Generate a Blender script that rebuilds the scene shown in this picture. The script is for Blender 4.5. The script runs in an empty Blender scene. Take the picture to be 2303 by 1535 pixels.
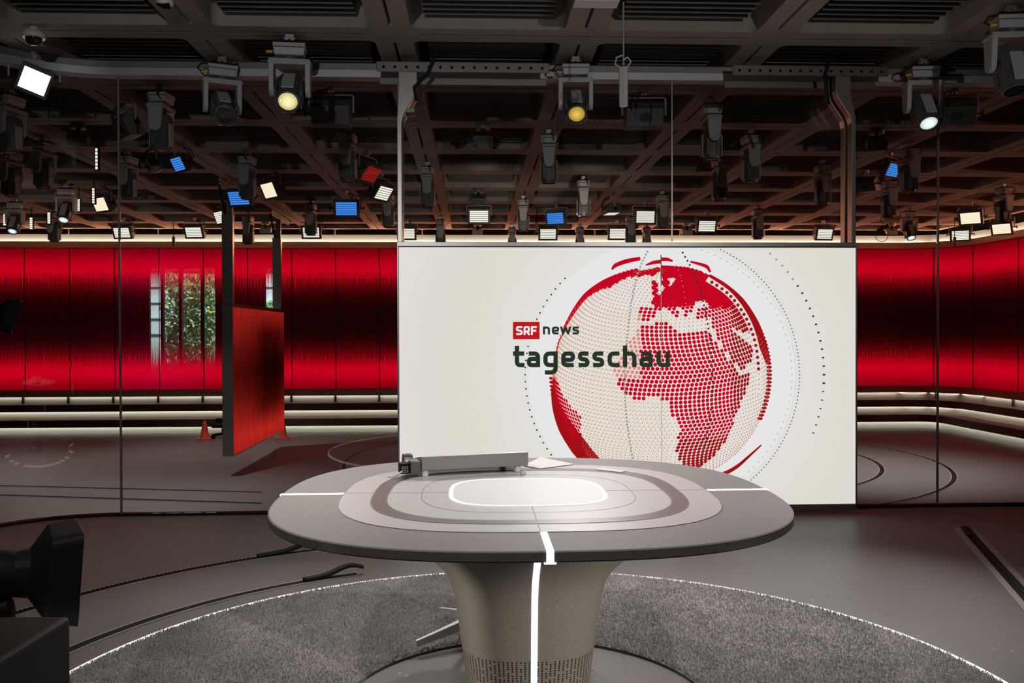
import bpy, bmesh, math, random
from mathutils import Vector, Matrix
R = math.radians
PI = math.pi
scene = bpy.context.scene
C = scene.collection
rng = random.Random(7)

# ------------------------------------------------------------------ camera
F, YAW, PIT, ROLL, HC = 2006.54, 0.04328, -0.009369, -0.0027476, 1.6
IW, IH = 2303, 1535

def ray(dx, dy, dz):
    x, y, z = dx, dy, dz
    c, s = math.cos(ROLL), math.sin(ROLL); x, y = c*x - s*y, s*x + c*y
    c, s = math.cos(PIT), math.sin(PIT); y, z = c*y + s*z, c*z - s*y
    c, s = math.cos(YAW), math.sin(YAW); x, z = c*x + s*z, c*z - s*x
    return Vector((x, z, y))

def P(px, py, z=None, y=None):
    """the point of a real plane (height z, or depth y) that a photo pixel looks at"""
    d = ray((px - IW/2)/F, -(py - IH/2)/F, 1.0)
    t = (z - HC)/d.z if z is not None else y/d.y
    return Vector((0, 0, HC)) + d*t

cam_d = bpy.data.cameras.new('camera')
cam_d.sensor_width = 36.0
cam_d.lens = F*36.0/IW
cam_d.clip_start, cam_d.clip_end = 0.05, 200
cam = bpy.data.objects.new('camera', cam_d)
C.objects.link(cam)
_r, _u, _f = ray(1, 0, 0), ray(0, 1, 0), ray(0, 0, 1)
M = Matrix(((_r.x, _u.x, -_f.x, 0), (_r.y, _u.y, -_f.y, 0), (_r.z, _u.z, -_f.z, HC), (0, 0, 0, 1)))
cam.matrix_world = M
scene.camera = cam

scene.view_settings.view_transform = 'Standard'
scene.view_settings.look = 'None'
scene.view_settings.exposure = 0.0
scene.view_settings.gamma = 1.0
scene.view_settings.use_curve_mapping = False
scene.cycles.max_bounces = 8
scene.cycles.transparent_max_bounces = 16
scene.cycles.sample_clamp_indirect = 4.0
scene.cycles.caustics_reflective = False
scene.cycles.caustics_refractive = False
try:
    scene.cycles.use_denoising = True
except Exception:
    pass

w = bpy.data.worlds.new('world'); scene.world = w
w.use_nodes = True
w.node_tree.nodes['Background'].inputs[0].default_value = (0.9, 0.95, 1.0, 1)
w.node_tree.nodes['Background'].inputs[1].default_value = 0.004

# ------------------------------------------------------------------ helpers
def lin(r, g, b):
    f = lambda v: (v/255/12.92) if v/255 <= 0.04045 else ((v/255 + 0.055)/1.055)**2.4
    return (f(r), f(g), f(b), 1)

class MB:
    """collects geometry; build() links it as ONE mesh object"""
    def __init__(s): s.v, s.f, s.sm, s.uv = [], [], [], None
    def add(s, vs, fs, smooth=False, M=None):
        o = len(s.v)
        for p in vs:
            p = Vector(p)
            s.v.append(tuple(M @ p if M else p))
        for f in fs:
            s.f.append([i + o for i in f]); s.sm.append(smooth)
        return s
    def box(s, x0, x1, y0, y1, z0, z1, M=None):
        vs = [(x, y, z) for z in (z0, z1) for y in (y0, y1) for x in (x0, x1)]
        return s.add(vs, [(0, 2, 3, 1), (4, 5, 7, 6), (0, 1, 5, 4), (2, 6, 7, 3), (0, 4, 6, 2), (1, 3, 7, 5)], False, M)
    def loft(s, rings, smooth=True, closed=True, caps=True, M=None):
        n = len(rings[0]); vs = [p for r in rings for p in r]; fs = []
        for a in range(len(rings) - 1):
            for i in range(n if closed else n - 1):
                j = (i + 1) % n
                fs.append((a*n + i, a*n + j, (a + 1)*n + j, (a + 1)*n + i))
        s.add(vs, fs, smooth, M)
        if caps and closed:
            s.add(rings[0], [tuple(range(n))[::-1]], False, M)
            s.add(rings[-1], [tuple(range(n))], False, M)
        return s
    def cyl(s, p0, p1, r0, r1=None, n=14, caps=True, M=None):
        return s.tube([p0, p1], [r0, r0 if r1 is None else r1], n, caps, M)
    def tube(s, pts, r, n=8, caps=True, M=None):
        pts = [Vector(p) for p in pts]; k = len(pts)
        rs = r if isinstance(r, (list, tuple)) else [r]*k
        rings = []; u = None
        for i, p in enumerate(pts):
            t = (pts[min(i + 1, k - 1)] - pts[max(i - 1, 0)]).normalized()
            if u is None:
                u = t.orthogonal().normalized()
            u = (u - t*u.dot(t)).normalized(); v = t.cross(u)
            rings.append([tuple(p + (u*math.cos(a) + v*math.sin(a))*rs[i]) for a in (2*PI*q/n for q in range(n))])
        return s.loft(rings, True, True, caps, M)
    def lathe(s, prof, n=24, M=None, caps=True):
        rings = [[(r*math.cos(2*PI*q/n), r*math.sin(2*PI*q/n), z) for q in range(n)] for r, z in prof]
        return s.loft(rings, True, True, caps, M)
    def prism(s, poly, z0, z1, M=None, smooth=False):
        n = len(poly)
        lo = [(x, y, z0) for x, y in poly]; hi = [(x, y, z1) for x, y in poly]
        return s.loft([lo, hi], smooth, True, True, M)
    def annulus(s, a, b, z, M=None):
        n = len(a)
        return s.add([(x, y, z) for x, y in a] + [(x, y, z) for x, y in b],
                     [(i, (i + 1) % n, n + (i + 1) % n, n + i) for i in range(n)], False, M)
    def build(s, name, m, parent=None, bevel=0.0, seg=2, loc=None, kind=None, uvs=None, recalc=True):
        me = bpy.data.meshes.new(name)
        me.from_pydata(s.v, [], s.f)
        me.polygons.foreach_set('use_smooth', s.sm)
        if uvs is not None:
            lay = me.uv_layers.new(name='UVMap')
            for li, l in enumerate(me.loops):
                lay.data[li].uv = uvs[l.vertex_index]
        if recalc or bevel:
            bm = bmesh.new(); bm.from_mesh(me)
            if bevel:
                bmesh.ops.remove_doubles(bm, verts=bm.verts, dist=1e-5)
            bmesh.ops.recalc_face_normals(bm, faces=bm.faces)
            if bevel:
                es = [e for e in bm.edges if len(e.link_faces) == 2 and e.calc_face_angle(0) > R(35)]
                bmesh.ops.bevel(bm, geom=es, offset=bevel, segments=seg, affect='EDGES', profile=0.5, clamp_overlap=True)
            bm.to_mesh(me); bm.free()
        me.materials.append(m)
        o = bpy.data.objects.new(name, me); C.objects.link(o)
        if parent: o.parent = parent
        if loc: o.location = loc
        if kind: o['kind'] = kind
        return o

def tag(o, label, cat, group=None, kind=None):
    o['label'] = label; o['category'] = cat
    if group: o['group'] = group
    if kind: o['kind'] = kind
    return o

def thing(name, label, cat, loc=(0, 0, 0), rz=0.0, group=None):
    o = bpy.data.objects.new(name, None); C.objects.link(o)
    o.location = loc; o.rotation_euler = (0, 0, rz); o.empty_display_size = 0.1
    return tag(o, label, cat, group)

def copy_tree(o, parent=None):
    c = o.copy(); C.objects.link(c)
    if parent: c.parent = parent
    for ch in [x for x in o.children]:
        copy_tree(ch, c)
    return c

# ------------------------------------------------------------------ materials
def mat(name, col, rough=0.5, metal=0.0, spec=0.5, emit=None, es=0.0):
    m = bpy.data.materials.new(name); m.use_nodes = True
    b = m.node_tree.nodes['Principled BSDF']
    b.inputs['Base Color'].default_value = (*col[:3], 1)
    b.inputs['Roughness'].default_value = rough
    b.inputs['Metallic'].default_value = metal
    b.inputs['Specular IOR Level'].default_value = spec
    if emit:
        b.inputs['Emission Color'].default_value = (*emit[:3], 1)
        b.inputs['Emission Strength'].default_value = es
    return m

class G:
    """tiny node-graph helper"""
    def __init__(s, m): s.t = m.node_tree; s.n = s.t.nodes; s.l = s.t.links
    def new(s, typ, **kw):
        n = s.n.new(typ)
        for k, v in kw.items(): setattr(n, k, v)
        return n
    def put(s, sock, v):
        if isinstance(v, bpy.types.NodeSocket): s.l.new(v, sock)
        else: sock.default_value = v
    def math(s, op, a, b=0.0, c=0.0):
        n = s.new('ShaderNodeMath', operation=op)
        s.put(n.inputs[0], a); s.put(n.inputs[1], b); s.put(n.inputs[2], c)
        return n.outputs[0]
    def mixc(s, f, a, b):
        n = s.new('ShaderNodeMix', data_type='RGBA')
        s.put(n.inputs[0], f); s.put(n.inputs[6], a); s.put(n.inputs[7], b)
        return n.outputs[2]
    def ramp(s, f, stops, interp='LINEAR'):
        n = s.new('ShaderNodeValToRGB'); n.color_ramp.interpolation = interp
        e = n.color_ramp.elements
        while len(e) > 1: e.remove(e[-1])
        e[0].position, e[0].color = stops[0][0], stops[0][1]
        for p, c in stops[1:]:
            k = e.new(p); k.color = c
        s.put(n.inputs[0], f)
        return n.outputs[0]
    def noise(s, vec, scale, detail=3, rough=0.55):
        n = s.new('ShaderNodeTexNoise'); s.put(n.inputs['Vector'], vec)
        n.inputs['Scale'].default_value = scale; n.inputs['Detail'].default_value = detail
        n.inputs['Roughness'].default_value = rough
        return n.outputs[0]
    def voro(s, vec, scale, rand=1.0):
        n = s.new('ShaderNodeTexVoronoi'); s.put(n.inputs['Vector'], vec)
        n.inputs['Scale'].default_value = scale; n.inputs['Randomness'].default_value = rand
        return n
    def coord(s, which='Object'):
        return s.new('ShaderNodeTexCoord').outputs[which]
    def bump(s, h, dist, strength=1.0):
        n = s.new('ShaderNodeBump'); s.put(n.inputs['Height'], h)
        n.inputs['Distance'].default_value = dist; n.inputs['Strength'].default_value = strength
        return n.outputs[0]

def grey(v): return (v, v, v, 1)

def stone(name, c0, c1, rough=0.6, chip=0.03, dark=None, light=None, scale=60, blotch=1.5, spec=0.5, tint=0.15):
    """concrete / terrazzo: cloudy base with dark and pale chips"""
    m = mat(name, c0, rough, spec=spec); g = G(m); b = g.n['Principled BSDF']
    co = g.coord()
    col = g.mixc(g.noise(co, blotch, 5, 0.6), c0, c1)
    fine = g.noise(co, scale*6, 2, 0.7)
    col = g.mixc(g.math('MULTIPLY', fine, tint), col, (c0[0]*0.35, c0[1]*0.35, c0[2]*0.35, 1))
    for cc, sc in ((dark, scale), (light, scale*0.83)):
        if cc is None: continue
        v = g.voro(co, sc)
        sel = g.new('ShaderNodeSeparateColor'); g.l.new(v.outputs['Color'], sel.inputs[0])
        rad = g.math('MULTIPLY', sel.outputs[1], 0.30)
        on = g.math('MULTIPLY', g.math('LESS_THAN', v.outputs['Distance'], rad), g.math('LESS_THAN', sel.outputs[0], chip*8))
        col = g.mixc(on, col, cc)
    g.l.new(col, b.inputs['Base Color'])
    return m

M_ = {}
M_['concrete'] = stone('ceiling_concrete', (0.40, 0.35, 0.29, 1), (0.30, 0.255, 0.21, 1), 0.75, 0.0, None, None, 40, 2.0)
M_['louvre'] = mat('louvre_metal', (0.16, 0.155, 0.14), 0.38, 0.7)
M_['void'] = mat('void_black', (0.012, 0.011, 0.010), 0.9, spec=0.1)
M_['floor'] = stone('floor_terrazzo', (0.185, 0.175, 0.168, 1), (0.155, 0.147, 0.142, 1), 0.42, 0.006, (0.05, 0.047, 0.045, 1), (0.34, 0.32, 0.30, 1), 34, 0.7, 0.22, 0.3)
M_['floor2'] = stone('lower_floor', (0.17, 0.162, 0.152, 1), (0.14, 0.132, 0.125, 1), 0.5, 0.0, None, None, 30, 0.8, 0.18, 0.25)
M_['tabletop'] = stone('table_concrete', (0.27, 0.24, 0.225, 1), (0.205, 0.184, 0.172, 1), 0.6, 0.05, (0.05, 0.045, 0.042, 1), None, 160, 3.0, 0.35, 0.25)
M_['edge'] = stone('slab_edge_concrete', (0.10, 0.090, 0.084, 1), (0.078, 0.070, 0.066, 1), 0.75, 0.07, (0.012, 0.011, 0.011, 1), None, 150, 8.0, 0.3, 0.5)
M_['quartz'] = stone('pale_quartz', (0.56, 0.535, 0.525, 1), (0.53, 0.505, 0.495, 1), 0.36, 0.0, None, None, 60, 3.0, 0.28, 0.04)
M_['steel'] = mat('brushed_steel', (0.40, 0.385, 0.37), 0.36, 1.0)
M_['post_steel'] = mat('post_steel', (0.36, 0.335, 0.31), 0.34, 1.0)
M_['steel_dark'] = mat('dark_steel', (0.20, 0.185, 0.17), 0.42, 0.9)
M_['ringsteel'] = mat('inlay_steel', (0.15, 0.145, 0.148), 0.30, 0.55)
M_['alu'] = mat('rail_aluminium', (0.56, 0.56, 0.57), 0.45, 0.55)
M_['alu_dark'] = mat('rail_dark_strip', (0.26, 0.25, 0.25), 0.5, 0.55)  # darker upper strip of the two-tone rail
M_['lamp'] = mat('lamp_grey_plastic', (0.46, 0.46, 0.455), 0.45)
M_['lamp_dark'] = mat('lamp_dark_plastic', (0.10, 0.103, 0.097), 0.40)
M_['black'] = mat('black_plastic', (0.008, 0.008, 0.008), 0.6, spec=0.15)
M_['rubber'] = mat('black_rubber', (0.010, 0.010, 0.010), 0.65, spec=0.25)
M_['groove'] = mat('track_groove', (0.012, 0.011, 0.011), 0.7, spec=0.1)
M_['groove_lip'] = mat('track_lip', (0.30, 0.28, 0.265), 0.5, 0.2)
M_['yellow'] = mat('yellow_plug', (0.75, 0.42, 0.03), 0.5)
M_['blue_plug'] = mat('blue_plug', (0.02, 0.05, 0.35), 0.5)
M_['chrome'] = mat('bright_clamp', (0.7, 0.68, 0.64), 0.28, 1.0)
M_['white_paint'] = mat('white_board', (0.78, 0.77, 0.72), 0.6)
M_['wood'] = stone('red_brown_bench_board', (0.22, 0.09, 0.05, 1), (0.18, 0.07, 0.04, 1), 0.45, 0, None, None, 30, 1.0, 0.4, 0.15)
M_['wood_dark'] = stone('dark_bench_fascia', (0.10, 0.062, 0.048, 1), (0.085, 0.052, 0.040, 1), 0.55, 0, None, None, 30, 1.0, 0.3, 0.1)
M_['trim_brown'] = mat('brown_trim', (0.36, 0.22, 0.15), 0.55)
M_['cone'] = mat('cone_orange', (0.80, 0.085, 0.035), 0.5)
M_['cone_band'] = mat('cone_band', (0.55, 0.05, 0.03), 0.5)
M_['paper'] = mat('paper', (0.72, 0.70, 0.66), 0.7)
M_['white_plastic'] = mat('white_plastic', (0.72, 0.70, 0.69), 0.4)
M_['chair_alu'] = mat('cast_aluminium', (0.62, 0.61, 0.66), 0.3, 0.6)
M_['lens_dark'] = mat('dark_glass', (0.02, 0.022, 0.025), 0.08)
M_['seal'] = mat('glass_joint_seal', (0.42, 0.41, 0.38), 0.3, 0.6)

def emis(name, col, st):
    m = bpy.data.materials.new(name); m.use_nodes = True
    g = G(m); g.n.clear()
    e = g.new('ShaderNodeEmission'); e.inputs[0].default_value = (*col[:3], 1); e.inputs[1].default_value = st
    o = g.new('ShaderNodeOutputMaterial'); g.l.new(e.outputs[0], o.inputs[0])
    return m
M_['led'] = emis('led_white', (0.96, 0.97, 1.0), 1.7)
M_['led_rug'] = emis('led_rug_edge', (1.0, 0.97, 0.93), 1.6)
M_['inset_glow'] = emis('inset_border_glow', (1, 1, 1), 1.25)

def inset_mat():
    m = mat('backlit_inset', (0.60, 0.595, 0.595), 0.5, spec=0.3, emit=(1, 0.985, 0.98), es=0.08)
    return m
M_['inset'] = inset_mat()

def led_rows(name, col, st, gap=0.25, rows=6.0, cols=10.0):
    """lit LED face: rows of small bright diodes behind a diffuser (face lies in object XZ)"""
    m = bpy.data.materials.new(name); m.use_nodes = True
    g = G(m); g.n.clear()
    sx = g.new('ShaderNodeSeparateXYZ'); g.l.new(g.coord('UV'), sx.inputs[0])
    row = g.math('ABSOLUTE', g.math('SUBTRACT', g.math('FRACT', g.math('MULTIPLY', sx.outputs[1], rows)), 0.5))
    r = g.math('SUBTRACT', 1.0, g.math('MULTIPLY', g.math('SMOOTH_MIN', 1.0, g.math('MULTIPLY', g.math('MAXIMUM', g.math('SUBTRACT', row, 0.22), 0), 5.0), 0.1), 1 - gap))
    cl = g.math('ABSOLUTE', g.math('SUBTRACT', g.math('FRACT', g.math('MULTIPLY', sx.outputs[0], cols)), 0.5))
    r = g.math('MULTIPLY', r, g.math('SUBTRACT', 1.0, g.math('MULTIPLY', cl, 0.5*(1 - gap))))
    e = g.new('ShaderNodeEmission'); e.inputs[0].default_value = (*col, 1)
    g.l.new(g.math('MULTIPLY', r, st), e.inputs[1])
    o = g.new('ShaderNodeOutputMaterial'); g.l.new(e.outputs[0], o.inputs[0])
    return m
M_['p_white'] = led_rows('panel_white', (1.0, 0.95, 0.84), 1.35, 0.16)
M_['p_warm'] = led_rows('panel_warm', (1.0, 0.84, 0.62), 1.25, 0.85)
M_['p_blue_refl'] = led_rows('reflection_blue', (0.06, 0.30, 1.0), 1.1, 0.25)  # blue reflections in the glass, built as glowing faces
M_['p_red'] = led_rows('panel_red', (0.55, 0.02, 0.015), 0.5, 0.5)
M_['p_bright'] = emis('panel_daylight', (0.96, 0.98, 1.0), 3.0)

def lens_mat(name, col, st):
    """lit fresnel lens: concentric rings around the object's own axis"""
    m = bpy.data.materials.new(name); m.use_nodes = True
    g = G(m); g.n.clear()
    sx = g.new('ShaderNodeSeparateXYZ'); g.l.new(g.coord('UV'), sx.inputs[0])
    rr = g.math('POWER', g.math('ADD', g.math('POWER', sx.outputs[0], 2.0), g.math('POWER', sx.outputs[1], 2.0)), 0.5)
    wv = g.math('MULTIPLY_ADD', g.math('SINE', g.math('MULTIPLY', rr, 44.0)), 0.35, 0.65)
    hot = g.math('SUBTRACT', 1.5, g.math('MULTIPLY', rr, 1.0))
    e = g.new('ShaderNodeEmission'); e.inputs[0].default_value = (*col, 1)
    g.l.new(g.math('MULTIPLY', g.math('MULTIPLY', wv, hot), st), e.inputs[1])
    o = g.new('ShaderNodeOutputMaterial'); g.l.new(e.outputs[0], o.inputs[0])
    return m
M_['l_pale'] = lens_mat('lens_pale_yellow', (1.0, 0.86, 0.42), 1.5)
M_['l_yellow'] = lens_mat('lens_yellow', (0.95, 0.62, 0.10), 1.0)
M_['l_white'] = lens_mat('lens_white', (0.80, 0.97, 1.0), 1.7)

def glass_mat():
    m = bpy.data.materials.new('clear_glass'); m.use_nodes = True
    g = G(m); g.n.clear()
    fr = g.new('ShaderNodeFresnel'); fr.inputs[0].default_value = 1.45
    t = g.new('ShaderNodeBsdfTransparent'); t.inputs[0].default_value = (0.955, 0.965, 0.96, 1)
    gl = g.new('ShaderNodeBsdfGlossy'); gl.inputs['Roughness'].default_value = 0.0
    mx = g.new('ShaderNodeMixShader'); g.l.new(fr.outputs[0], mx.inputs[0])
    g.l.new(t.outputs[0], mx.inputs[1]); g.l.new(gl.outputs[0], mx.inputs[2])
    o = g.new('ShaderNodeOutputMaterial'); g.l.new(mx.outputs[0], o.inputs[0])
    return m
M_['glass'] = glass_mat()

Z_RB, Z_RT = 0.278, 3.636
def red_panel_mat():
    """translucent red sheet, printed solid at top and bottom, the print thinning to fine vertical lines over the clear middle"""
    m = bpy.data.materials.new('red_translucent_print'); m.use_nodes = True
    g = G(m); g.n.clear()
    sx = g.new('ShaderNodeSeparateXYZ'); g.l.new(g.coord('UV'), sx.inputs[0])
    u, v = sx.outputs[0], sx.outputs[1]                      # metres along the wall, height
    t = g.math('DIVIDE', g.math('SUBTRACT', v, Z_RB), Z_RT - Z_RB)
    d = g.math('ABSOLUTE', g.math('SUBTRACT', t, 0.5))       # 0 middle .. 0.5 edge
    line = g.math('ABSOLUTE', g.math('SUBTRACT', g.math('FRACT', g.math('DIVIDE', u, 0.0335)), 0.5))   # 0..0.5
    par = g.math('FRACT', g.math('DIVIDE', g.math('FLOOR', g.math('DIVIDE', u, 0.0335)), 2.0))         # 0 or .5
    dd = g.math('ADD', d, g.math('MULTIPLY', par, 0.07))
    steps = g.math('DIVIDE', g.math('FLOOR', g.math('MULTIPLY', dd, 28.0)), 28.0)
    cover = g.ramp(steps, [(0.0, grey(0.05)), (0.17, grey(0.08)), (0.25, grey(0.26)), (0.33, grey(0.70)), (0.385, grey(0.80)), (0.43, grey(0.86)), (0.5, grey(0.90))])
    printed = g.math('LESS_THAN', g.math('MULTIPLY', line, 2.0), cover)
    solid = g.ramp(d, [(0.0, grey(0.20)), (0.15, grey(0.25)), (0.30, grey(0.70)), (0.345, grey(0.96)), (0.5, grey(1.0))])
    tl = g.new('ShaderNodeBsdfTranslucent'); tl.inputs[0].default_value = (0.78, 0.012, 0.20, 1)
    df = g.new('ShaderNodeBsdfDiffuse'); df.inputs[0].default_value = (0.10, 0.004, 0.006, 1)
    ad = g.new('ShaderNodeMixShader'); ad.inputs[0].default_value = 0.30
    g.l.new(tl.outputs[0], ad.inputs[1]); g.l.new(df.outputs[0], ad.inputs[2])
    # the slots let less red through than the print
    tl2 = g.new('ShaderNodeBsdfTranslucent'); tl2.inputs[0].default_value = (0.30, 0.004, 0.07, 1)
    tr = g.new('ShaderNodeBsdfTransparent'); tr.inputs[0].default_value = (0.86, 0.88, 0.88, 1)
    slot = g.new('ShaderNodeMixShader'); g.l.new(solid, slot.inputs[0])
    g.l.new(tr.outputs[0], slot.inputs[1]); g.l.new(tl2.outputs[0], slot.inputs[2])
    mx = g.new('ShaderNodeMixShader'); g.l.new(printed, mx.inputs[0])
    g.l.new(slot.outputs[0], mx.inputs[1]); g.l.new(ad.outputs[0], mx.inputs[2])
    o = g.new('ShaderNodeOutputMaterial'); g.l.new(mx.outputs[0], o.inputs[0])
    return m
M_['red'] = red_panel_mat()

# ------------------------------------------------------------------ lights
def area(name, loc, size, size_y, power, col, direction, spread=180):
    l = bpy.data.lights.new(name, 'AREA'); l.shape = 'RECTANGLE'
    l.size, l.size_y, l.energy, l.color = size, size_y, power, col
    l.spread = R(spread)
    o = bpy.data.objects.new(name, l); C.objects.link(o)
    o.location = loc
    o.rotation_euler = Vector(direction).to_track_quat('-Z', 'Y').to_euler()
    return o

def spot(name, loc, target, power, angle, blend=0.5, col=(1, 0.97, 0.92), rad=0.06):
    l = bpy.data.lights.new(name, 'SPOT'); l.energy, l.color = power, col
    l.spot_size, l.spot_blend, l.shadow_soft_size = R(angle), blend, rad
    o = bpy.data.objects.new(name, l); C.objects.link(o)
    o.location = loc
    o.rotation_euler = (Vector(target) - Vector(loc)).to_track_quat('-Z', 'Y').to_euler()
    return o

# ------------------------------------------------------------------ paths
def arc(cx, cy, r, a0, a1, n):
    return [(cx + r*math.cos(R(a0 + (a1 - a0)*i/n)), cy + r*math.sin(R(a0 + (a1 - a0)*i/n))) for i in range(n + 1)]

def offset_path(path, d):
    """2D path moved d to its right-hand side"""
    out = []; n = len(path)
    for i in range(n):
        a = Vector(path[max(i - 1, 0)]); b = Vector(path[min(i + 1, n - 1)])
        t = (b - a).normalized(); nrm = Vector((t.y, -t.x))
        out.append((path[i][0] + nrm.x*d, path[i][1] + nrm.y*d))
    return out

def sweep(mb, path, prof, closed=True, smooth=False):
    """prof: (offset, z) points swept along a 2D path; returns running length per path point"""
    rings = []
    cols = [offset_path(path, d) for d, z in prof]
    for i in range(len(path)):
        rings.append([(cols[k][i][0], cols[k][i][1], prof[k][1]) for k in range(len(prof))])
    mb.loft(rings, smooth, closed, closed)
    L = [0.0]
    for i in range(1, len(path)):
        L.append(L[-1] + (Vector(path[i]) - Vector(path[i - 1])).length)
    return L

# glass front: straight at y = 8.02, bending towards the viewer at the left
GY = 8.02
GLASS_PATH = [(-4.195, 3.0), (-4.195, 5.0)] + arc(-3.115, GY - 1.08, 1.08, 180, 90, 48) + [(-0.66, GY), (1.80, GY), (4.262, GY), (6.72, GY), (9.2, GY)]
# back wall: straight at y = 21.6, turning at the right
WY = 21.6
def seg(p, q, n): return [(p[0] + (q[0] - p[0])*i/n, p[1] + (q[1] - p[1])*i/n) for i in range(n)]
WALL_PATH = seg((-17.0, WY), (10.4, WY), 14) + arc(10.4, 20.1, 1.5, 90, 0, 14) + [(11.9, 16), (11.9, 12), (11.9, 8.5)]
# ------------------------------------------------------------------ ceiling: coffered concrete
CZ, S = 4.0, 1.5337
X0, Y0 = -0.642, 7.2273
BW = 0.316            # beam width
HS = 0.0125           # half width of the slot along a beam
def rrect(x0, x1, y0, y1, r, n=4):
    pts = []
    for cx, cy, a in ((x1 - r, y1 - r, 0), (x0 + r, y1 - r, 90), (x0 + r, y0 + r, 180), (x1 - r, y0 + r, 270)):
        pts += [(cx + r*math.cos(R(a + 90*i/n)), cy + r*math.sin(R(a + 90*i/n))) for i in range(n + 1)]
    return pts
cb = MB()
coffers = []
XE, YE = 11.0, 20.66
for k in range(-8, 8):
    for j in range(-5, 9):
        x0, x1 = X0 + k*S + HS, X0 + (k + 1)*S - HS
        y0, y1 = Y0 + j*S + HS, Y0 + (j + 1)*S - HS
        ex, ey = x1 > XE, y1 > YE
        x1, y1 = min(x1, XE), min(y1, YE)
        hx0, hx1 = x0 + BW/2 - HS, x1 - (0.12 if ex else BW/2 - HS)
        hy0, hy1 = y0 + BW/2 - HS, y1 - (0.10 if ey else BW/2 - HS)
        hole = rrect(hx0, hx1, hy0, hy1, 0.07)
        n = len(hole)
        out = []                                            # matching points on the outer rectangle
        for (px, py) in hole:
            cx, cy = (hx0 + hx1)/2, (hy0 + hy1)/2
            dx, dy = (px - cx)/((hx1 - hx0)/2), (py - cy)/((hy1 - hy0)/2)
            s_ = 1/max(abs(dx), abs(dy))
            out.append(((x0 + x1)/2 + dx*s_*(x1 - x0)/2, (y0 + y1)/2 + dy*s_*(y1 - y0)/2))
        cb.annulus(out, hole, CZ)
        cb.loft([[(x, y, CZ) for x, y in hole], [(x, y, CZ + 0.34) for x, y in hole]], False, True, False)
        cb.loft([[(x, y, CZ) for x, y in [(x0, y0), (x1, y0), (x1, y1), (x0, y1)]], [(x, y, CZ + 0.06) for x, y in [(x0, y0), (x1, y0), (x1, y1), (x0, y1)]]], False, True, False)
        coffers.append(((hx0 + hx1)/2, (hy0 + hy1)/2, hx1 - hx0, hy1 - hy0))
# blocks that close the slots where beams cross
for k in range(-8, 9):
    for j in range(-5, 9):
        x, y = X0 + k*S, Y0 + j*S
        if x > XE or y > YE: continue
        if k % 2 == 0:
            cb.box(x - 0.21, x + 0.21, y - HS, y + HS, CZ, CZ + 0.06)
            cb.box(x - HS, x + HS, y - 0.20, y + 0.20, CZ + 0.0003, CZ + 0.06)
        else:
            for s_ in (-1, 1):
                a, b = sorted((y + s_*HS, y + s_*0.20))
                cb.box(x - HS, x + HS, a, b, CZ, CZ + 0.06)
ceiling = cb.build('ceiling', M_['concrete'], kind='structure')
vb = MB(); vb.box(-18, 13.5, -4, 23.2, CZ + 0.36, CZ + 0.5)
# dark strips above the slots so no light comes through them
for k in range(-8, 9):
    x = X0 + k*S
    if x < XE: vb.box(x - 0.03, x + 0.03, -0.5, YE, CZ + 0.061, CZ + 0.08)
for j in range(-5, 9):
    y = Y0 + j*S
    if y < YE: vb.box(-13, XE, y - 0.03, y + 0.03, CZ + 0.081, CZ + 0.1)
vb.build('soffit_void', M_['void'], ceiling)
eb = MB(); eb.box(-13, XE + 0.02, YE, YE + 0.02, CZ, CZ + 0.34); eb.box(XE, XE + 0.02, 8, YE + 0.02, CZ, CZ + 0.34)
eb.build('edge_trim', M_['concrete'], ceiling)

# louvres in the coffers: dark sloping fins with a pale lower edge
M_['fin'] = mat('louvre_fin', (0.045, 0.042, 0.037), 0.45, 0.3)
M_['fin_edge'] = mat('louvre_edge', (0.24, 0.235, 0.23), 0.45, 0.4)
def louvre_geo(mb, eb_, cx, cy, w_, d_):
    n = max(3, int(round(d_/0.115))); x0, x1 = -w_/2 + 0.10, w_/2 - 0.10
    for i in range(n):
        y = cy - d_/2 + 0.06 + (d_ - 0.12)*(i + 0.5)/n; z = CZ + 0.075
        pr = [(y - 0.045, z + 0.10), (y - 0.050, z + 0.10), (y - 0.004, z), (y + 0.001, z)]
        vs = [(cx + xx, p[0], p[1]) for xx in (x0, x1) for p in pr]
        mb.add(vs, [(a, (a + 1) % 4, 4 + (a + 1) % 4, 4 + a) for a in range(4)] + [(3, 2, 1, 0), (4, 5, 6, 7)])
        eb_.box(cx + x0, cx + x1, y - 0.005, y + 0.002, z - 0.005, z)
    mb.box(cx + x0, cx + x1, cy - d_/2 + 0.05, cy + d_/2 - 0.05, CZ + 0.178, CZ + 0.19)
vis = []
inv = cam.matrix_world.inverted()
for c_ in coffers:
    q = inv @ Vector((c_[0], c_[1], CZ))
    if q.z > -1.5: continue
    px, py = IW/2 + F*q.x/-q.z, IH/2 - F*q.y/-q.z
    if -500 < px < IW + 500 and py > -700: vis.append((c_[1], c_))
vis.sort(key=lambda a: a[0])
shared = {}
for i, (_, c_) in enumerate(vis[:100]):
    key = (round(c_[2], 3), round(c_[3], 3))
    if key not in shared:
        mb, eb_ = MB(), MB(); louvre_geo(mb, eb_, 0, 0, c_[2], c_[3])
        o = mb.build('louvre_panel', M_['fin'], ceiling); e_ = eb_.build('fin_edges', M_['fin_edge'], o); shared[key] = (o.data, e_.data)
        o.location = (c_[0], c_[1], 0)
    else:
        o = bpy.data.objects.new('louvre_panel', shared[key][0]); C.objects.link(o)
        o.parent = ceiling; o.location = (c_[0], c_[1], 0)
        e_ = bpy.data.objects.new('fin_edges', shared[key][1]); C.objects.link(e_); e_.parent = o
mb, eb_ = MB(), MB()
for _, c_ in vis[100:]: louvre_geo(mb, eb_, *c_)
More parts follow.
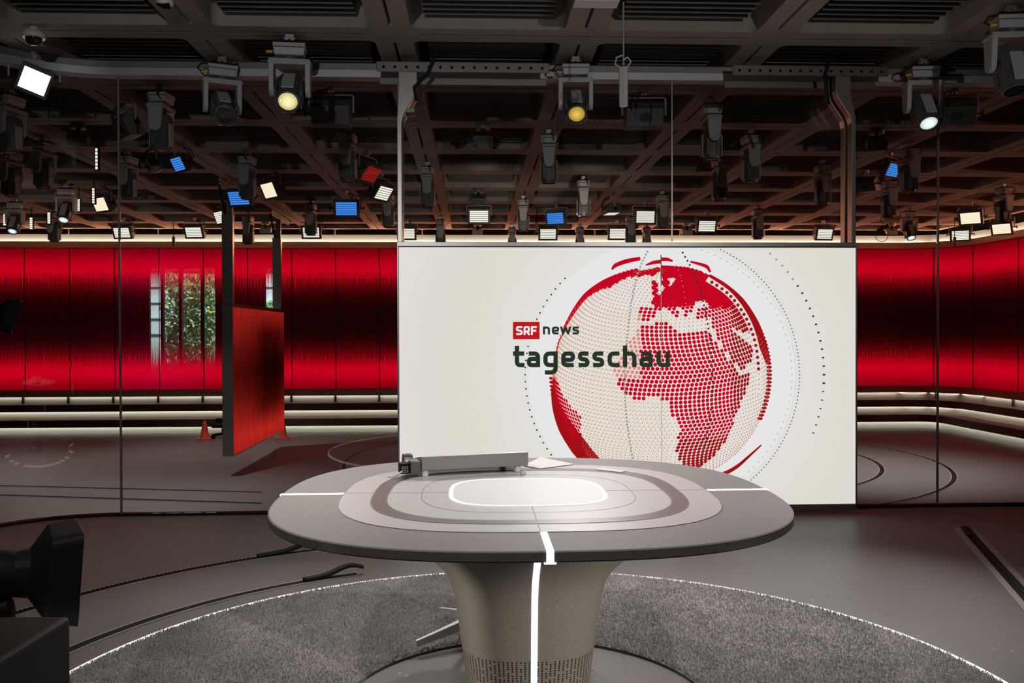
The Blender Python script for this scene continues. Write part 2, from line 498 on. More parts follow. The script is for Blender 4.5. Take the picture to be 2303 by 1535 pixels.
if mb.v:
    o = mb.build('louvre_panel', M_['fin'], ceiling, kind='stuff'); eb_.build('fin_edges', M_['fin_edge'], o)

# ------------------------------------------------------------------ floors
stage_edge = offset_path(GLASS_PATH, -0.06)
poly = [(-4.25, -3.0)] + stage_edge + [(9.2, -3.0)]
fb = MB(); fb.prism(poly, -0.66, 0.0)
floor = fb.build('floor', M_['floor'], kind='structure')
fb = MB(); fb.box(-18, 13.5, 2.0, 23.2, -0.78, -0.68)
floor2 = fb.build('floor', M_['floor2'], kind='structure')

# ------------------------------------------------------------------ glass front, its rail and its base track
rb = MB(); sweep(rb, GLASS_PATH, [(0.075, 3.862), (0.075, 3.925), (0.055, 3.93), (-0.07, 3.93), (-0.07, 3.862)])
rail = rb.build('trim_1', M_['alu'], kind='structure')
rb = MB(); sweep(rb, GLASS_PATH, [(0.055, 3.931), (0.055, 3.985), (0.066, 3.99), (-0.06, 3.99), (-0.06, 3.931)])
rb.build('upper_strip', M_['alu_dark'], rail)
rb = MB(); sweep(rb, GLASS_PATH, [(0.05, 0.0), (0.05, 0.014), (-0.055, 0.014), (-0.055, 0.0)])
rb.build('trim_2', M_['void'], kind='structure')
def pane(i, path):
    g_ = MB(); sweep(g_, path, [(0.006, 0.015), (0.006, 3.90), (-0.006, 3.90), (-0.006, 0.015)], smooth=False)
    return g_.build('window_%d' % i, M_['glass'], kind='structure')
idx = [n for n, p in enumerate(GLASS_PATH) if abs(p[0] + 3.115) < 1e-6][0]
pane(1, GLASS_PATH[:idx + 1])
for i in range(idx, len(GLASS_PATH) - 1):
    a, b = GLASS_PATH[i], GLASS_PATH[i + 1]
    pane(2 + i - idx, [(a[0] + 0.008, a[1]), (b[0] - 0.008, b[1])])
    jb = MB(); jb.box(a[0] - (0.0075 if i != idx + 2 else 0.005), a[0] + (0.0075 if i != idx + 2 else 0.005), GY - 0.009, GY + 0.009, 0.012, 3.87)
    jb.build('trim_%d' % (3 + i - idx), M_['seal'], kind='structure')

# ------------------------------------------------------------------ back wall: backlit red panels
def wall_strip(name, d, z0, z1, m, parent=None, kind=None, path=WALL_PATH, thick=0.0):
    b = MB(); uvs = []
    pth = offset_path(path, d)
    L = [0.0]
    for i in range(1, len(path)): L.append(L[-1] + (Vector(path[i]) - Vector(path[i - 1])).length)
    rings = [[(p[0], p[1], z0), (p[0], p[1], z1)] for p in pth]
    b.loft(rings, len(path) > 4, False, False)
    for l in L: uvs += [(l, z0), (l, z1)]
    return b.build(name, m, parent, kind=kind, uvs=uvs, recalc=False)
wall = wall_strip('wall_back', 0.0, Z_RB, Z_RT, M_['red'], kind='structure')
# mullions between the red panels (1.043 m apart)
dv = []
xx = -10.601 - 1.043*6
while xx < 10.2: dv.append((xx, WY)); xx += 1.043
dv += arc(10.4, 20.1, 1.5, 56, 20, 1)
for q in range(8): dv.append((11.9, 19.0 - 1.3*q))
for (mx, my) in dv:
    b = MB(); b.cyl((mx, my - 0.004 if my > 20.2 else my, Z_RB), (mx, my - 0.004 if my > 20.2 else my, Z_RT), 0.011, n=6)
    b.build('mullion', M_['void'], wall)
# ledge under the panels, brown band over them, white cove board on top
b = MB(); sweep(b, WALL_PATH, [(0.15, 0.123), (0.15, 0.272), (0.02, 0.272), (0.02, 0.123)]); b.build('trim_11', M_['trim_brown'], kind='structure')
b = MB(); sweep(b, WALL_PATH, [(0.17, Z_RT + 0.004), (0.17, 3.785), (0.155, 3.785), (0.155, 3.70), (0.0, 3.70), (0.0, Z_RT + 0.004)]); b.build('trim_12', M_['trim_brown'], kind='structure')
wall_strip('trim_13', 0.0, 3.70, 3.972, M_['white_paint'], kind='structure')
b = MB(); sweep(b, WALL_PATH, [(-0.03, 3.973), (-0.03, 4.5), (-0.06, 4.5), (-0.06, 3.973)]); b.build('trim_14', M_['void'], kind='structure')

# rear of the light cavity: dark wall with two openings to the outside
BY = 23.0
zl, zh = 0.25, 3.3
wx = [P(333, 700, y=BY).x, P(488, 700, y=BY).x, P(594, 700, y=BY).x, P(622, 700, y=BY).x]
b = MB()
for x0, x1 in ((-18, wx[0]), (wx[1], wx[2]), (wx[3], 13.5)): b.box(x0, x1, BY, BY + 0.15, -0.68, 4.5)
for x0, x1 in ((wx[0], wx[1]), (wx[2], wx[3])):
    b.box(x0, x1, BY, BY + 0.15, -0.68, zl); b.box(x0, x1, BY, BY + 0.15, zh, 4.5)
b.box(13.3, 13.5, 2, BY, -0.68, 4.5)
b.build('wall_rear', M_['void'], kind='structure')
def window(i, x0, x1, bars):
    f_ = MB()
    for x in [x0, x1] + bars: f_.box(x - 0.035, x + 0.035, BY - 0.03, BY + 0.1, zl, zh)
    for z in (zl, zh): f_.box(x0, x1, BY - 0.02, BY + 0.1, z - 0.04, z + 0.04)
    fo = f_.build('window_%d' % i, M_['black'], kind='structure')
    p_ = MB(); p_.box(x0, x1, BY + 0.02, BY + 0.03, zl, zh); p_.build('pane', M_['glass'], fo)
window(11, wx[0], wx[1], [P(365, 700, y=BY).x, P(406, 700, y=BY).x, P(455, 700, y=BY).x])
window(12, wx[2], wx[3], [])

# ------------------------------------------------------------------ tiered bench along the back wall
bench = thing('tiered_bench', 'long two-tier bench with lit white risers running along the red back wall', 'bench', (0, 20.5, -0.68))
def bpart(name, prof, m):
    b = MB(); sweep(b, WALL_PATH, prof); o = b.build(name, m, bench); o.location = (0, -20.5, 0.68); return o
bpart('riser', [(0.80, -0.68), (0.80, -0.48), (0.76, -0.48), (0.76, -0.68)], M_['white_paint'])
bpart('fascia', [(1.10, -0.504), (1.10, -0.342), (1.07, -0.342), (1.07, -0.504)], M_['wood_dark'])
bpart('seat', [(1.105, -0.342), (1.105, -0.336), (0.30, -0.336), (0.30, -0.362), (1.07, -0.362), (1.07, -0.342)], M_['wood'])
bpart('riser', [(0.32, -0.336), (0.32, -0.15), (0.28, -0.15), (0.28, -0.336)], M_['white_paint'])
bpart('fascia', [(0.50, -0.20), (0.50, -0.039), (0.47, -0.039), (0.47, -0.20)], M_['wood_dark'])
bpart('seat', [(0.505, -0.039), (0.505, -0.033), (0.06, -0.033), (0.06, -0.06), (0.47, -0.06), (0.47, -0.039)], M_['wood'])
bpart('riser', [(0.09, -0.033), (0.09, 0.123), (0.05, 0.123), (0.05, -0.033)], M_['white_paint'])
pb_path = [(x, y) for x, y in dv]
for (mx, my) in dv:
    if my > 20.2: x0, y0 = mx, my - 0.11
    else: x0, y0 = mx - 0.11, my
    b = MB(); b.box(x0 - 0.022, x0 + 0.022, y0 - 0.022, y0 + 0.022, -0.033, 0.123)
    o = b.build('post', M_['wood_dark'], bench); o.location = (0, -20.5, 0.68)

# LED lines hidden in the bench, the coves and the cavity behind the red panels
def led_line(name, d, z, dz, dn, per_m, col, width=0.02, x_from=-15.0, spread=180):
    """strip of LED lamps following the wall at offset d; aims dn towards the wall and dz up/down"""
    runs = []
    n = 11; x1 = 10.4
    for i in range(n):
        a, b2 = x_from + (x1 - x_from)*i/n, x_from + (x1 - x_from)*(i + 1)/n
        runs.append((((a + b2)/2, WY - d), b2 - a, (0, 1)))
    r = 1.5 - d
    if r > 0.05:
        for a in (75, 45, 15):
            runs.append(((10.4 + r*math.cos(R(a)), 20.1 + r*math.sin(R(a))), r*R(30), (math.cos(R(a)), math.sin(R(a)))))
    else:
        for a in (67, 22):
            runs.append(((10.4 + r*math.cos(R(a)), 20.1 + r*math.sin(R(a))), 1.5*R(20), (math.cos(R(a)), math.sin(R(a)))))
    for i in range(3):
        runs.append(((11.9 - d, 20.1 - 1.9 - 3.8*i), 3.8, (1, 0)))
    for (x, y), L, nn in runs:
        o = area(name, (x, y, z), L, width, per_m*L, col, (nn[0]*dn, nn[1]*dn, dz), spread)
        t = Vector((nn[1], -nn[0], 0))
        zz = -Vector((nn[0]*dn, nn[1]*dn, dz)).normalized()
        yy = zz.cross(t)
        o.matrix_world = Matrix(((t.x, yy.x, zz.x, x), (t.y, yy.y, zz.y, y), (t.z, yy.z, zz.z, z), (0, 0, 0, 1)))
WARM = (1.0, 0.955, 0.79)
led_line('led_bench_low', 0.865, -0.49, -1.0, 0.35, 0.85, WARM)
led_line('led_bench_high', 0.365, -0.185, -1.0, 0.45, 0.75, WARM)
led_line('led_shelf', 0.125, 0.118, -1.0, 0.35, 0.40, WARM)
led_line('led_cove', 0.055, 3.735, 1.0, 0.30, 2.1, (1.0, 0.91, 0.72))
led_line('fill_cove_out', 0.15, 3.79, 1.0, -1.0, 15.0, (1.0, 0.42, 0.22), 0.015, spread=135)  # added orange fill for the ceiling, not one of the visible strips
led_line('led_red_top', -0.42, 3.14, 0.0, -1.0, 3.6, (1.0, 0.0, 0.075), 0.05)
led_line('led_red_low', -0.42, 0.72, 0.0, -1.0, 3.6, (1.0, 0.0, 0.075), 0.05)

# outside the window: shrubs, fence, pale building
def leaves(name, x0, x1, y0, y1, z0, z1, n, m, size, seed):
    q = random.Random(seed); b = MB()
    for _ in range(n):
        t = q.random()
        c = Vector((x0 + (x1 - x0)*q.random(), y0 + (y1 - y0)*q.random(), z0 + (z1 - z0)*(t**0.8)))
        a = Vector((q.uniform(-1, 1), q.uniform(-1, 1), q.uniform(-1, 1))).normalized()*size*q.uniform(0.6, 1.3)
        s_ = a.orthogonal().normalized()*size*0.38
        b.add([c - a, c + s_, c + a, c - s_], [(0, 1, 2, 3)])
    return b.build(name, m, recalc=False)
M_['leaf'] = mat('leaf_green', (0.12, 0.30, 0.14), 0.6)
M_['leaf2'] = mat('leaf_yellow', (0.42, 0.38, 0.05), 0.6)
M_['pale'] = mat('pale_facade', (0.55, 0.58, 0.60), 0.7)
sx0, sx1 = P(375, 700, y=25.5).x, P(495, 700, y=25.5).x
def shrub(name, label, x0, x1, y, z1, seed, n):
    t = thing(name, label, 'shrub', ((x0 + x1)/2, y, -0.68), group='shrubs outside the window')
    f_ = leaves('foliage', x0, x1, y - 0.5, y + 0.5, 0.1, z1, n, M_['leaf'], 0.10, seed); f_.parent = t; f_.matrix_parent_inverse = Matrix.Translation(-t.location)
    f2 = leaves('bright_leaves', x0, x1, y - 0.6, y + 0.2, 0.4, z1, n//6, M_['leaf2'], 0.09, seed + 1); f2.parent = t; f2.matrix_parent_inverse = Matrix.Translation(-t.location)
    b = MB(); b.cyl(((x0 + x1)/2, y, -0.68), ((x0 + x1)/2, y, 1.0), 0.04, 0.02, 8)
    o = b.build('stem', M_['wood_dark'], t); o.matrix_parent_inverse = Matrix.Translation(-t.location)
shrub('shrub', 'leafy green shrub seen through the window in the red back wall', sx0, sx1, 25.5, 3.3, 3, 2600)
shrub('shrub', 'green shrub sliver seen right of the first hanger of the red hanging screen', P(594, 700, y=25.5).x - .1, P(640, 700, y=25.5).x, 25.5, 2.5, 9, 700)
b = MB()
for i in range(14): b.box(P(370, 700, y=26.4).x + i*0.12, P(370, 700, y=26.4).x + i*0.12 + 0.05, 26.4, 26.43, -0.68, 1.35)
b.box(P(370, 700, y=26.4).x, P(370, 700, y=26.4).x + 1.7, 26.43, 26.46, 1.1, 1.2)
tag(b.build('garden_fence', M_['pale']), 'pale slatted fence standing behind the shrub outside the window', 'fence')
b = MB(); b.box(-13, -2, 29, 29.2, -0.68, 6)
for i in range(6): b.box(-13, -2, 28.9, 29, 1.6 + i*0.5, 1.66 + i*0.5)
tag(b.build('neighbour_building', M_['pale']), 'pale building wall outside, behind the shrub', 'building')
b = MB(); b.box(-14, 0, 23.2, 30, -0.9, -0.68)
b.build('ground', M_['leaf'], kind='structure')
area('daylight', (-6.5, 25.0, 5.8), 7, 2.0, 1500, (0.86, 0.95, 1.0), (0, 0.25, -1))
# ------------------------------------------------------------------ floor tracks
def flat_arc(mb, cx, cy, r0, r1, a0, a1, z0, z1, n=40):
    rings = []
    for i in range(n + 1):
        a = R(a0 + (a1 - a0)*i/n); c_, s_ = math.cos(a), math.sin(a)
        rings.append([(cx + r0*c_, cy + r0*s_, z0), (cx + r1*c_, cy + r1*s_, z0), (cx + r1*c_, cy + r1*s_, z1), (cx + r0*c_, cy + r0*s_, z1)])
    mb.loft(rings, False, True, True)
TX, TY = 0.224, 3.755
def stage_track(r, label, a0, a1):
    t = thing('floor_track', label, 'track', (TX, TY, 0), group='curved floor tracks of the stage')
    b = MB(); flat_arc(b, 0, 0, r - 0.03, r + 0.03, a0, a1, 0.0005, 0.003); b.build('channel', M_['groove'], t)
    for s_ in (-1, 1):
        b = MB(); flat_arc(b, 0, 0, r + s_*0.036 - 0.006, r + s_*0.036 + 0.006, a0, a1, 0.0005, 0.006); b.build('lip', M_['groove_lip'], t)
    b = MB(); rings = []
    for i in range(15):                                    # rubber end lifting out of the channel
        k = i/14; a = R(a0 - 1.0 + 9.5*k); z = 0.006 + 0.05*math.exp(-((k - 0.22)/0.30)**2)
        c_, s_ = math.cos(a), math.sin(a)
        rings.append([((r - 0.022)*c_, (r - 0.022)*s_, z), ((r + 0.022)*c_, (r + 0.022)*s_, z), ((r + 0.022)*c_, (r + 0.022)*s_, z + 0.022), ((r - 0.022)*c_, (r - 0.022)*s_, z + 0.022)])
    b.loft(rings, True, True, True); b.build('rubber_end', M_['rubber'], t)
    return t
t = stage_track(3.20, 'outer curved floor track with black toothed channel and lifted rubber end, left of the desk', 115, 205)
b = MB()
for i in range(90):
    a = R(124 + 0.55*i); c_, s_ = math.cos(a), math.sin(a)
    Mt = Matrix.Rotation(a, 4, 'Z')
    b.box(3.205, 3.228, -0.006, 0.006, 0.003, 0.008, Mt)
b.build('teeth', M_['rubber'], t)
stage_track(2.42, 'inner curved floor track with smooth black channel, hugging the rug left of the desk', 114.5, 200)
t = thing('floor_track', 'straight floor track with pale edges on the right of the stage floor', 'track', (0, 0, 0))
p0, p1 = Vector((3.985, 7.06, 0)), Vector((2.85, 3.9, 0))
dr = (p1 - p0).normalized(); nn = Vector((-dr.y, dr.x, 0))
Mt = Matrix(((dr.x, nn.x, 0, p0.x), (dr.y, nn.y, 0, p0.y), (0, 0, 1, 0), (0, 0, 0, 1)))
L = (p1 - p0).length
b = MB(); b.box(0.1, L, -0.035, 0.035, 0.0005, 0.004, Mt); b.build('channel', M_['groove'], t)
for s_ in (-1, 1):
    b = MB(); b.box(-0.02, L, s_*0.06 - 0.022, s_*0.06 + 0.022, 0.0005, 0.005, Mt); b.build('lip', M_['groove_lip'], t)
b = MB(); b.box(-0.03, 0.28, -0.03, 0.03, 0.004, 0.02, Mt); b.build('rubber_end', M_['rubber'], t, bevel=0.006)
b = MB(); b.box(0.28, L, 0.004, 0.016, 0.004, 0.009, Mt); b.build('cable', M_['rubber'], t)

for r, lab in ((4.18, 'inner ring track on the lower floor behind the glass'), (5.24, 'outer ring track on the lower floor, passing behind the right glass joint')):
    t = thing('floor_track', lab, 'track', (2.95, 16.2, -0.68), group='ring tracks of the lower floor')
    b = MB(); flat_arc(b, 0, 0, r - 0.035, r + 0.035, 0, 360, 0.0005, 0.003, 96); b.build('channel', M_['groove'], t)
    for s_ in (-1, 1):
        b = MB(); flat_arc(b, 0, 0, r + s_*0.043 - 0.008, r + s_*0.043 + 0.008, 0, 360, 0.0005, 0.006, 96); b.build('lip', M_['groove_lip'], t)
for a_, b_, lab in (((-7.137, 13.752), (-2.973, 12.943), 'farther straight track across the lower floor behind the left glass pane'), ((-6.722, 12.951), (-2.779, 12.094), 'nearer straight track across the lower floor behind the left glass pane')):
    p0, p1 = Vector((*a_, -0.68)), Vector((*b_, -0.68)); d = p1 - p0; p0 = p0 - d*0.8; p1 = p1 - d*0.02
    dr = (p1 - p0).normalized(); nn = Vector((-dr.y, dr.x, 0)); L = (p1 - p0).length
    t = thing('floor_track', lab, 'track', p0, math.atan2(dr.y, dr.x), 'straight tracks of the lower floor')
    b = MB(); b.box(0, L, -0.045, 0.045, 0.0005, 0.003); b.build('channel', M_['groove'], t)
    b = MB(); b.box(0, L, 0.048, 0.06, 0.0005, 0.006); b.box(0, L, -0.06, -0.048, 0.0005, 0.006); b.build('lip', M_['groove_lip'], t)

# ------------------------------------------------------------------ rug with lit rim
RC = (0.224, 3.75); RO, RI = 2.181, 0.80
rug = thing('round_rug', 'round shaggy grey rug with a glowing rim around the news desk', 'rug', (*RC, 0))
b = MB(); N = 160
def circle(r, n=N): return [(r*math.cos(2*PI*i/n), r*math.sin(2*PI*i/n)) for i in range(n)]
ri_c = [(x, y + 0.06) for x, y in circle(RI)]
b.annulus(circle(RO - 0.012), ri_c, 0.012)
b.loft([[(x, y, 0.001) for x, y in ri_c], [(x, y, 0.012) for x, y in ri_c]], True, True, False)
M_['rug'] = stone('rug_wool', (0.30, 0.287, 0.278, 1), (0.22, 0.21, 0.20, 1), 0.95, 0, None, None, 50, 2.2, 0.05, 0.5)
b.build('backing', M_['rug'], rug, recalc=False)
b = MB(); flat_arc(b, 0, 0, RO - 0.009, RO + 0.009, 0, 360, 0.001, 0.0165, 180)
b.build('light_rim', M_['led_rug'], rug, recalc=False)
M_['tuft'] = mat('rug_tuft', (0.27, 0.257, 0.25), 1.0, spec=0.0)
g = G(M_['tuft']); oi = g.noise(g.coord('Object'), 3.0, 4, 0.7)
g.l.new(g.ramp(oi, [(0.25, (0.44, 0.42, 0.405, 1)), (0.62, (0.60, 0.575, 0.56, 1))]), g.n['Principled BSDF'].inputs['Base Color'])
b = MB(); q = random.Random(5); vs, fs = [], []
for _ in range(330000):
    a = q.random()*2*PI; r = math.sqrt(q.uniform(RI**2*0.8, (RO - 0.010)**2))
    x, y = r*math.cos(a), r*math.sin(a)
    if y < -0.15 or x*x + (y - 0.06)**2 < (RI + 0.006)**2: continue
    h = q.uniform(0.008, 0.017); la = q.random()*2*PI; ll = q.uniform(0.002, 0.008)
    wv = q.uniform(0.0018, 0.0034); wa = q.random()*PI
    cx_, cy_ = math.cos(wa)*wv, math.sin(wa)*wv; tx, ty = math.cos(la)*ll, math.sin(la)*ll
    o = len(vs)
    vs += [(x - cx_, y - cy_, 0.010), (x + cx_, y + cy_, 0.010), (x + cx_ + tx, y + cy_ + ty, 0.010 + h), (x - cx_ + tx, y - cy_ + ty, 0.010 + h)]
    fs.append((o, o + 1, o + 2, o + 3))
b.add(vs, fs)
b.build('pile', M_['tuft'], rug, recalc=False, kind='stuff')

# ------------------------------------------------------------------ news desk
def se(a, n, k=160, cx=0.0, cy=0.0):
    out = []
    for i in range(k):
        t = 2*PI*i/k; c_, s_ = math.cos(t), math.sin(t)
        r = a/((abs(c_)**n + abs(s_)**n)**(1/n))
        out.append((cx + r*c_, cy + r*s_))
    return out
desk = thing('news_desk', 'rounded square grey concrete news desk on a flared pedestal with white light strips', 'desk', (TX, TY, 0))
ZT = 0.93
b = MB()
o1, o2 = se(1.027, 2.6), se(1.022, 2.6)
b.loft([[(x, y, ZT - 0.004) for x, y in o1], [(x, y, ZT) for x, y in o2]], False, True, False)
b.add([(x, y, ZT) for x, y in o2], [tuple(range(160))])
b.build('tabletop', M_['tabletop'], desk, recalc=False)
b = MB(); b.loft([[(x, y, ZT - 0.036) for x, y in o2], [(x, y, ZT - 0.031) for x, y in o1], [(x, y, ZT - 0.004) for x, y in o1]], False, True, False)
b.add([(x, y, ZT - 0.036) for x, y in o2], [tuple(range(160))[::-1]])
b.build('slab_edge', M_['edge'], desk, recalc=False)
b = MB(); b.prism(se(0.765, 2.84), ZT, ZT + 0.0015); quartz = b.build('quartz_top', M_['quartz'], desk)
b = MB(); b.annulus(se(0.640, 2.95), se(0.580, 3.0), ZT + 0.0028); b.loft([[(x, y, ZT + 0.0015) for x, y in se(0.640, 2.95)], [(x, y, ZT + 0.0028) for x, y in se(0.640, 2.95)]], True, True, False)
b.build('steel_inlay', M_['ringsteel'], desk, recalc=False)
b = MB()
for a in (0.640, 0.578): b.annulus(se(a + 0.0022, 2.97), se(a - 0.0022, 2.97), ZT + 0.0030)
b.annulus(se(0.4415, 2.9), se(0.4385, 2.9), ZT + 0.0022)
b.annulus(se(0.767, 2.84), se(0.763, 2.84), ZT + 0.0017)
for s_ in (-1, 1):
    b.box(-0.0016, 0.0016, min(s_*0.33, s_*0.76), max(s_*0.33, s_*0.76), ZT + 0.0016, ZT + 0.0021)
    b.box(min(s_*0.33, s_*0.76), max(s_*0.33, s_*0.76), -0.0016, 0.0016, ZT + 0.0016, ZT + 0.0021)
M_['seam'] = mat('seam', (0.14, 0.125, 0.12), 0.5)
b.build('seam_lines', M_['seam'], quartz, recalc=False)
b = MB(); b.prism(se(0.312, 3.3), ZT + 0.0015, ZT + 0.0040); b.build('light_panel', M_['inset'], desk)
b = MB(); b.annulus(se(0.328, 3.3), se(0.311, 3.3), ZT + 0.0045); b.build('glowing_border', M_['inset_glow'], desk, recalc=False)
b = MB(); xs = 0.010
b.box(xs - 0.012, xs + 0.012, -1.0275, -0.764, ZT, ZT + 0.0016)
b.box(xs - 0.012, xs + 0.012, -1.030, -1.0265, ZT - 0.036, ZT + 0.0016)
b.box(xs - 0.019, xs + 0.019, -1.031, -0.99, ZT - 0.0395, ZT - 0.036)
b.build('light_strip', M_['led'], desk)
for s_ in (-1, 1):
    b = MB(); b.box(min(s_*0.766, s_*1.0275), max(s_*0.766, s_*1.0275), -0.014, 0.014, ZT, ZT + 0.0016)
    b.box(s_*1.0285 - 0.0015, s_*1.0285 + 0.0015, -0.014, 0.014, ZT - 0.036, ZT + 0.0016)
    b.build('light_strip', M_['led'], desk)
b = MB(); b.box(xs - 0.012, xs + 0.012, 0.766, 1.0275, ZT, ZT + 0.0016); b.build('light_strip', M_['led'], desk)
# pedestal
PROF = [(0.0, 0.245), (0.06, 0.25), (0.13, 0.256), (0.28, 0.273), (0.42, 0.293), (0.53, 0.309), (0.59, 0.327), (0.64, 0.357), (0.69, 0.405), (0.74, 0.460), (0.79, 0.512), (0.84, 0.553), (0.894, 0.58)]
b = MB(); uvs = []; k = 96
rings = []
for z, a in PROF:
    rg = se(a, 2.7, k); rings.append([(x, y, z) for x, y in rg])
b.loft(rings, True, True, False)
per = 2*PI*0.27
for z, a in PROF:
    for i in range(k): uvs.append((per*i/k, z))
M_['ped'] = stone('pedestal_concrete', (0.34, 0.31, 0.27, 1), (0.29, 0.265, 0.235, 1), 0.6, 0.03, (0.06, 0.052, 0.045, 1), (0.5, 0.47, 0.42, 1), 170, 3.0, 0.3, 0.45)
g = G(M_['ped']); bs = g.n['Principled BSDF']
old = bs.inputs['Base Color'].links[0].from_socket
sx = g.new('ShaderNodeSeparateXYZ'); g.l.new(g.coord('UV'), sx.inputs[0])
uu = g.math('DIVIDE', sx.outputs[0], per/104); vv = g.math('DIVIDE', sx.outputs[1], 0.0092)
du = g.math('MULTIPLY', g.math('SUBTRACT', g.math('FRACT', uu), 0.5), per/104)
dvv = g.math('MULTIPLY', g.math('SUBTRACT', g.math('FRACT', vv), 0.5), 0.0092)
rr = g.math('POWER', g.math('ADD', g.math('POWER', du, 2.0), g.math('POWER', dvv, 2.0)), 0.5)
wn = g.new('ShaderNodeTexWhiteNoise', noise_dimensions='2D'); cv = g.new('ShaderNodeCombineXYZ')
g.l.new(g.math('FLOOR', uu), cv.inputs[0]); g.l.new(g.math('FLOOR', vv), cv.inputs[1]); g.l.new(cv.outputs[0], wn.inputs['Vector'])
hole = g.math('MULTIPLY', g.math('MULTIPLY', g.math('LESS_THAN', rr, 0.0034), g.math('LESS_THAN', sx.outputs[1], 0.312)), g.math('GREATER_THAN', wn.outputs['Value'], 0.10))
g.l.new(g.mixc(hole, old, (0.006, 0.006, 0.006, 1)), bs.inputs['Base Color'])
ped = b.build('pedestal', M_['ped'], desk, recalc=False, uvs=uvs)
b = MB(); rings = []
for z, a in PROF[:-1]:
    rings.append([(xs - 0.0125, -a - 0.003, z), (xs + 0.0125, -a - 0.003, z), (xs + 0.0125, -a + 0.02, z), (xs - 0.0125, -a + 0.02, z)])
b.loft(rings, True, True, True); b.build('light_strip', M_['led'], ped)

# ------------------------------------------------------------------ things on the desk
t = thing('desk_monitor', 'brushed steel monitor case on short white feet lying on the back of the desk', 'monitor', (0.005, 4.245, ZT), math.atan2(0.132, 0.488))
hw = 0.262
b = MB(); zb, zf = 0.030, 0.098
vs = [(-hw, -0.02, zb), (hw, -0.02, zb), (hw, 0.28, zb + 0.006), (-hw, 0.28, zb + 0.006), (-hw, -0.02, zf), (hw, -0.02, zf), (hw, 0.28, zb + 0.018), (-hw, 0.28, zb + 0.018)]
b.add(vs, [(0, 3, 2, 1), (4, 5, 6, 7), (0, 1, 5, 4), (1, 2, 6, 5), (2, 3, 7, 6), (3, 0, 4, 7)])
b.build('case', M_['steel'], t, bevel=0.003)
for x in (-hw + 0.02, hw - 0.05):
    for y in (0.0, 0.24):
        b = MB(); b.cyl((x, y, 0.003), (x, y, 0.033), 0.017, n=16); b.build('foot', M_['white_plastic'], t)
b = MB(); b.box(-hw - 0.05, -hw - 0.003, -0.018, 0.08, 0.012, 0.078); b.build('side_plate', M_['steel_dark'], t, bevel=0.004)
b = MB(); b.box(-hw - 0.095, -hw - 0.05, 0.0, 0.06, 0.018, 0.066); cn = b.build('connector', M_['black'], t, bevel=0.003)
b = MB()
for i in range(4):
    for j in range(4): b.box(-hw - 0.088 + i*0.008, -hw - 0.084 + i*0.008, -0.0015, 0.0, 0.024 + j*0.008, 0.028 + j*0.008)
b.build('grille', M_['white_plastic'], cn)
b = MB(); b.lathe([(0.045, -0.02), (0.047, 0.0), (0.045, 0.02)], 24, Matrix.Translation((-hw - 0.045, 0.09, 0.055)) @ Matrix.Rotation(R(90), 4, 'Y')); b.build('hinge_barrel', M_['steel'], t)
b = MB(); b.tube([(-hw - 0.09, -0.006, 0.03), (-hw - 0.11, -0.02, 0.022), (-hw - 0.125, -0.01, 0.010), (-hw - 0.15, 0.03, 0.006)], 0.004, 8); b.build('cable', M_['white_plastic'], t)

def sheet(name, label, corners, z, thick):
    pts = [P(px, py, z=z) for px, py in corners]
    b = MB(); n = len(pts)
    b.loft([[(p.x, p.y, z) for p in pts], [(p.x, p.y, z + thick) for p in pts]], False, True, True)
    return tag(b.build(name, M_['paper']), label, 'paper', 'paper sheets on the desk')
sheet('paper_sheet', 'pair of white paper sheets fanned beside the steel monitor case on the desk', [(1176, 1046.5), (1214, 1053.5), (1291, 1043.5), (1216, 1028)], ZT + 0.0045, 0.0016)
sheet('paper_sheet', 'thin white paper at the back of the desk, over the steel inlay on the right', [(1338, 1055), (1396, 1061.5), (1409, 1058.5), (1352, 1052)], ZT + 0.0045, 0.0012)

# ------------------------------------------------------------------ stool behind the pedestal
t = thing('swivel_stool', 'swivel stool with silver four-star base standing on the rug behind the desk pedestal', 'stool', (0.028, 4.646, 0.046), R(214))
for i in range(4):
    b = MB(); Mt = Matrix.Rotation(R(90*i), 4, 'Z')
    rings = [[(x, -w_, z0), (x, w_, z0), (x, w_*0.7, z1), (x, -w_*0.7, z1)] for x, w_, z0, z1 in ((0.0, 0.028, 0.055, 0.105), (0.18, 0.022, 0.025, 0.068), (0.385, 0.014, 0.0, 0.030))]
    b.loft(rings, False, True, True, Mt); b.build('leg', M_['chair_alu'], t, bevel=0.004)
b = MB(); b.cyl((0, 0, 0.05), (0, 0, 0.13), 0.04, 0.032, 20); b.build('hub', M_['chair_alu'], t)
b = MB(); b.cyl((0, 0, 0.12), (0, 0, 0.56), 0.02, n=16); b.build('column', M_['chair_alu'], t)
b = MB(); b.lathe([(0.10, 0.555), (0.18, 0.56), (0.20, 0.585), (0.19, 0.61), (0.10, 0.62)], 28); b.build('seat', M_['black'], t)
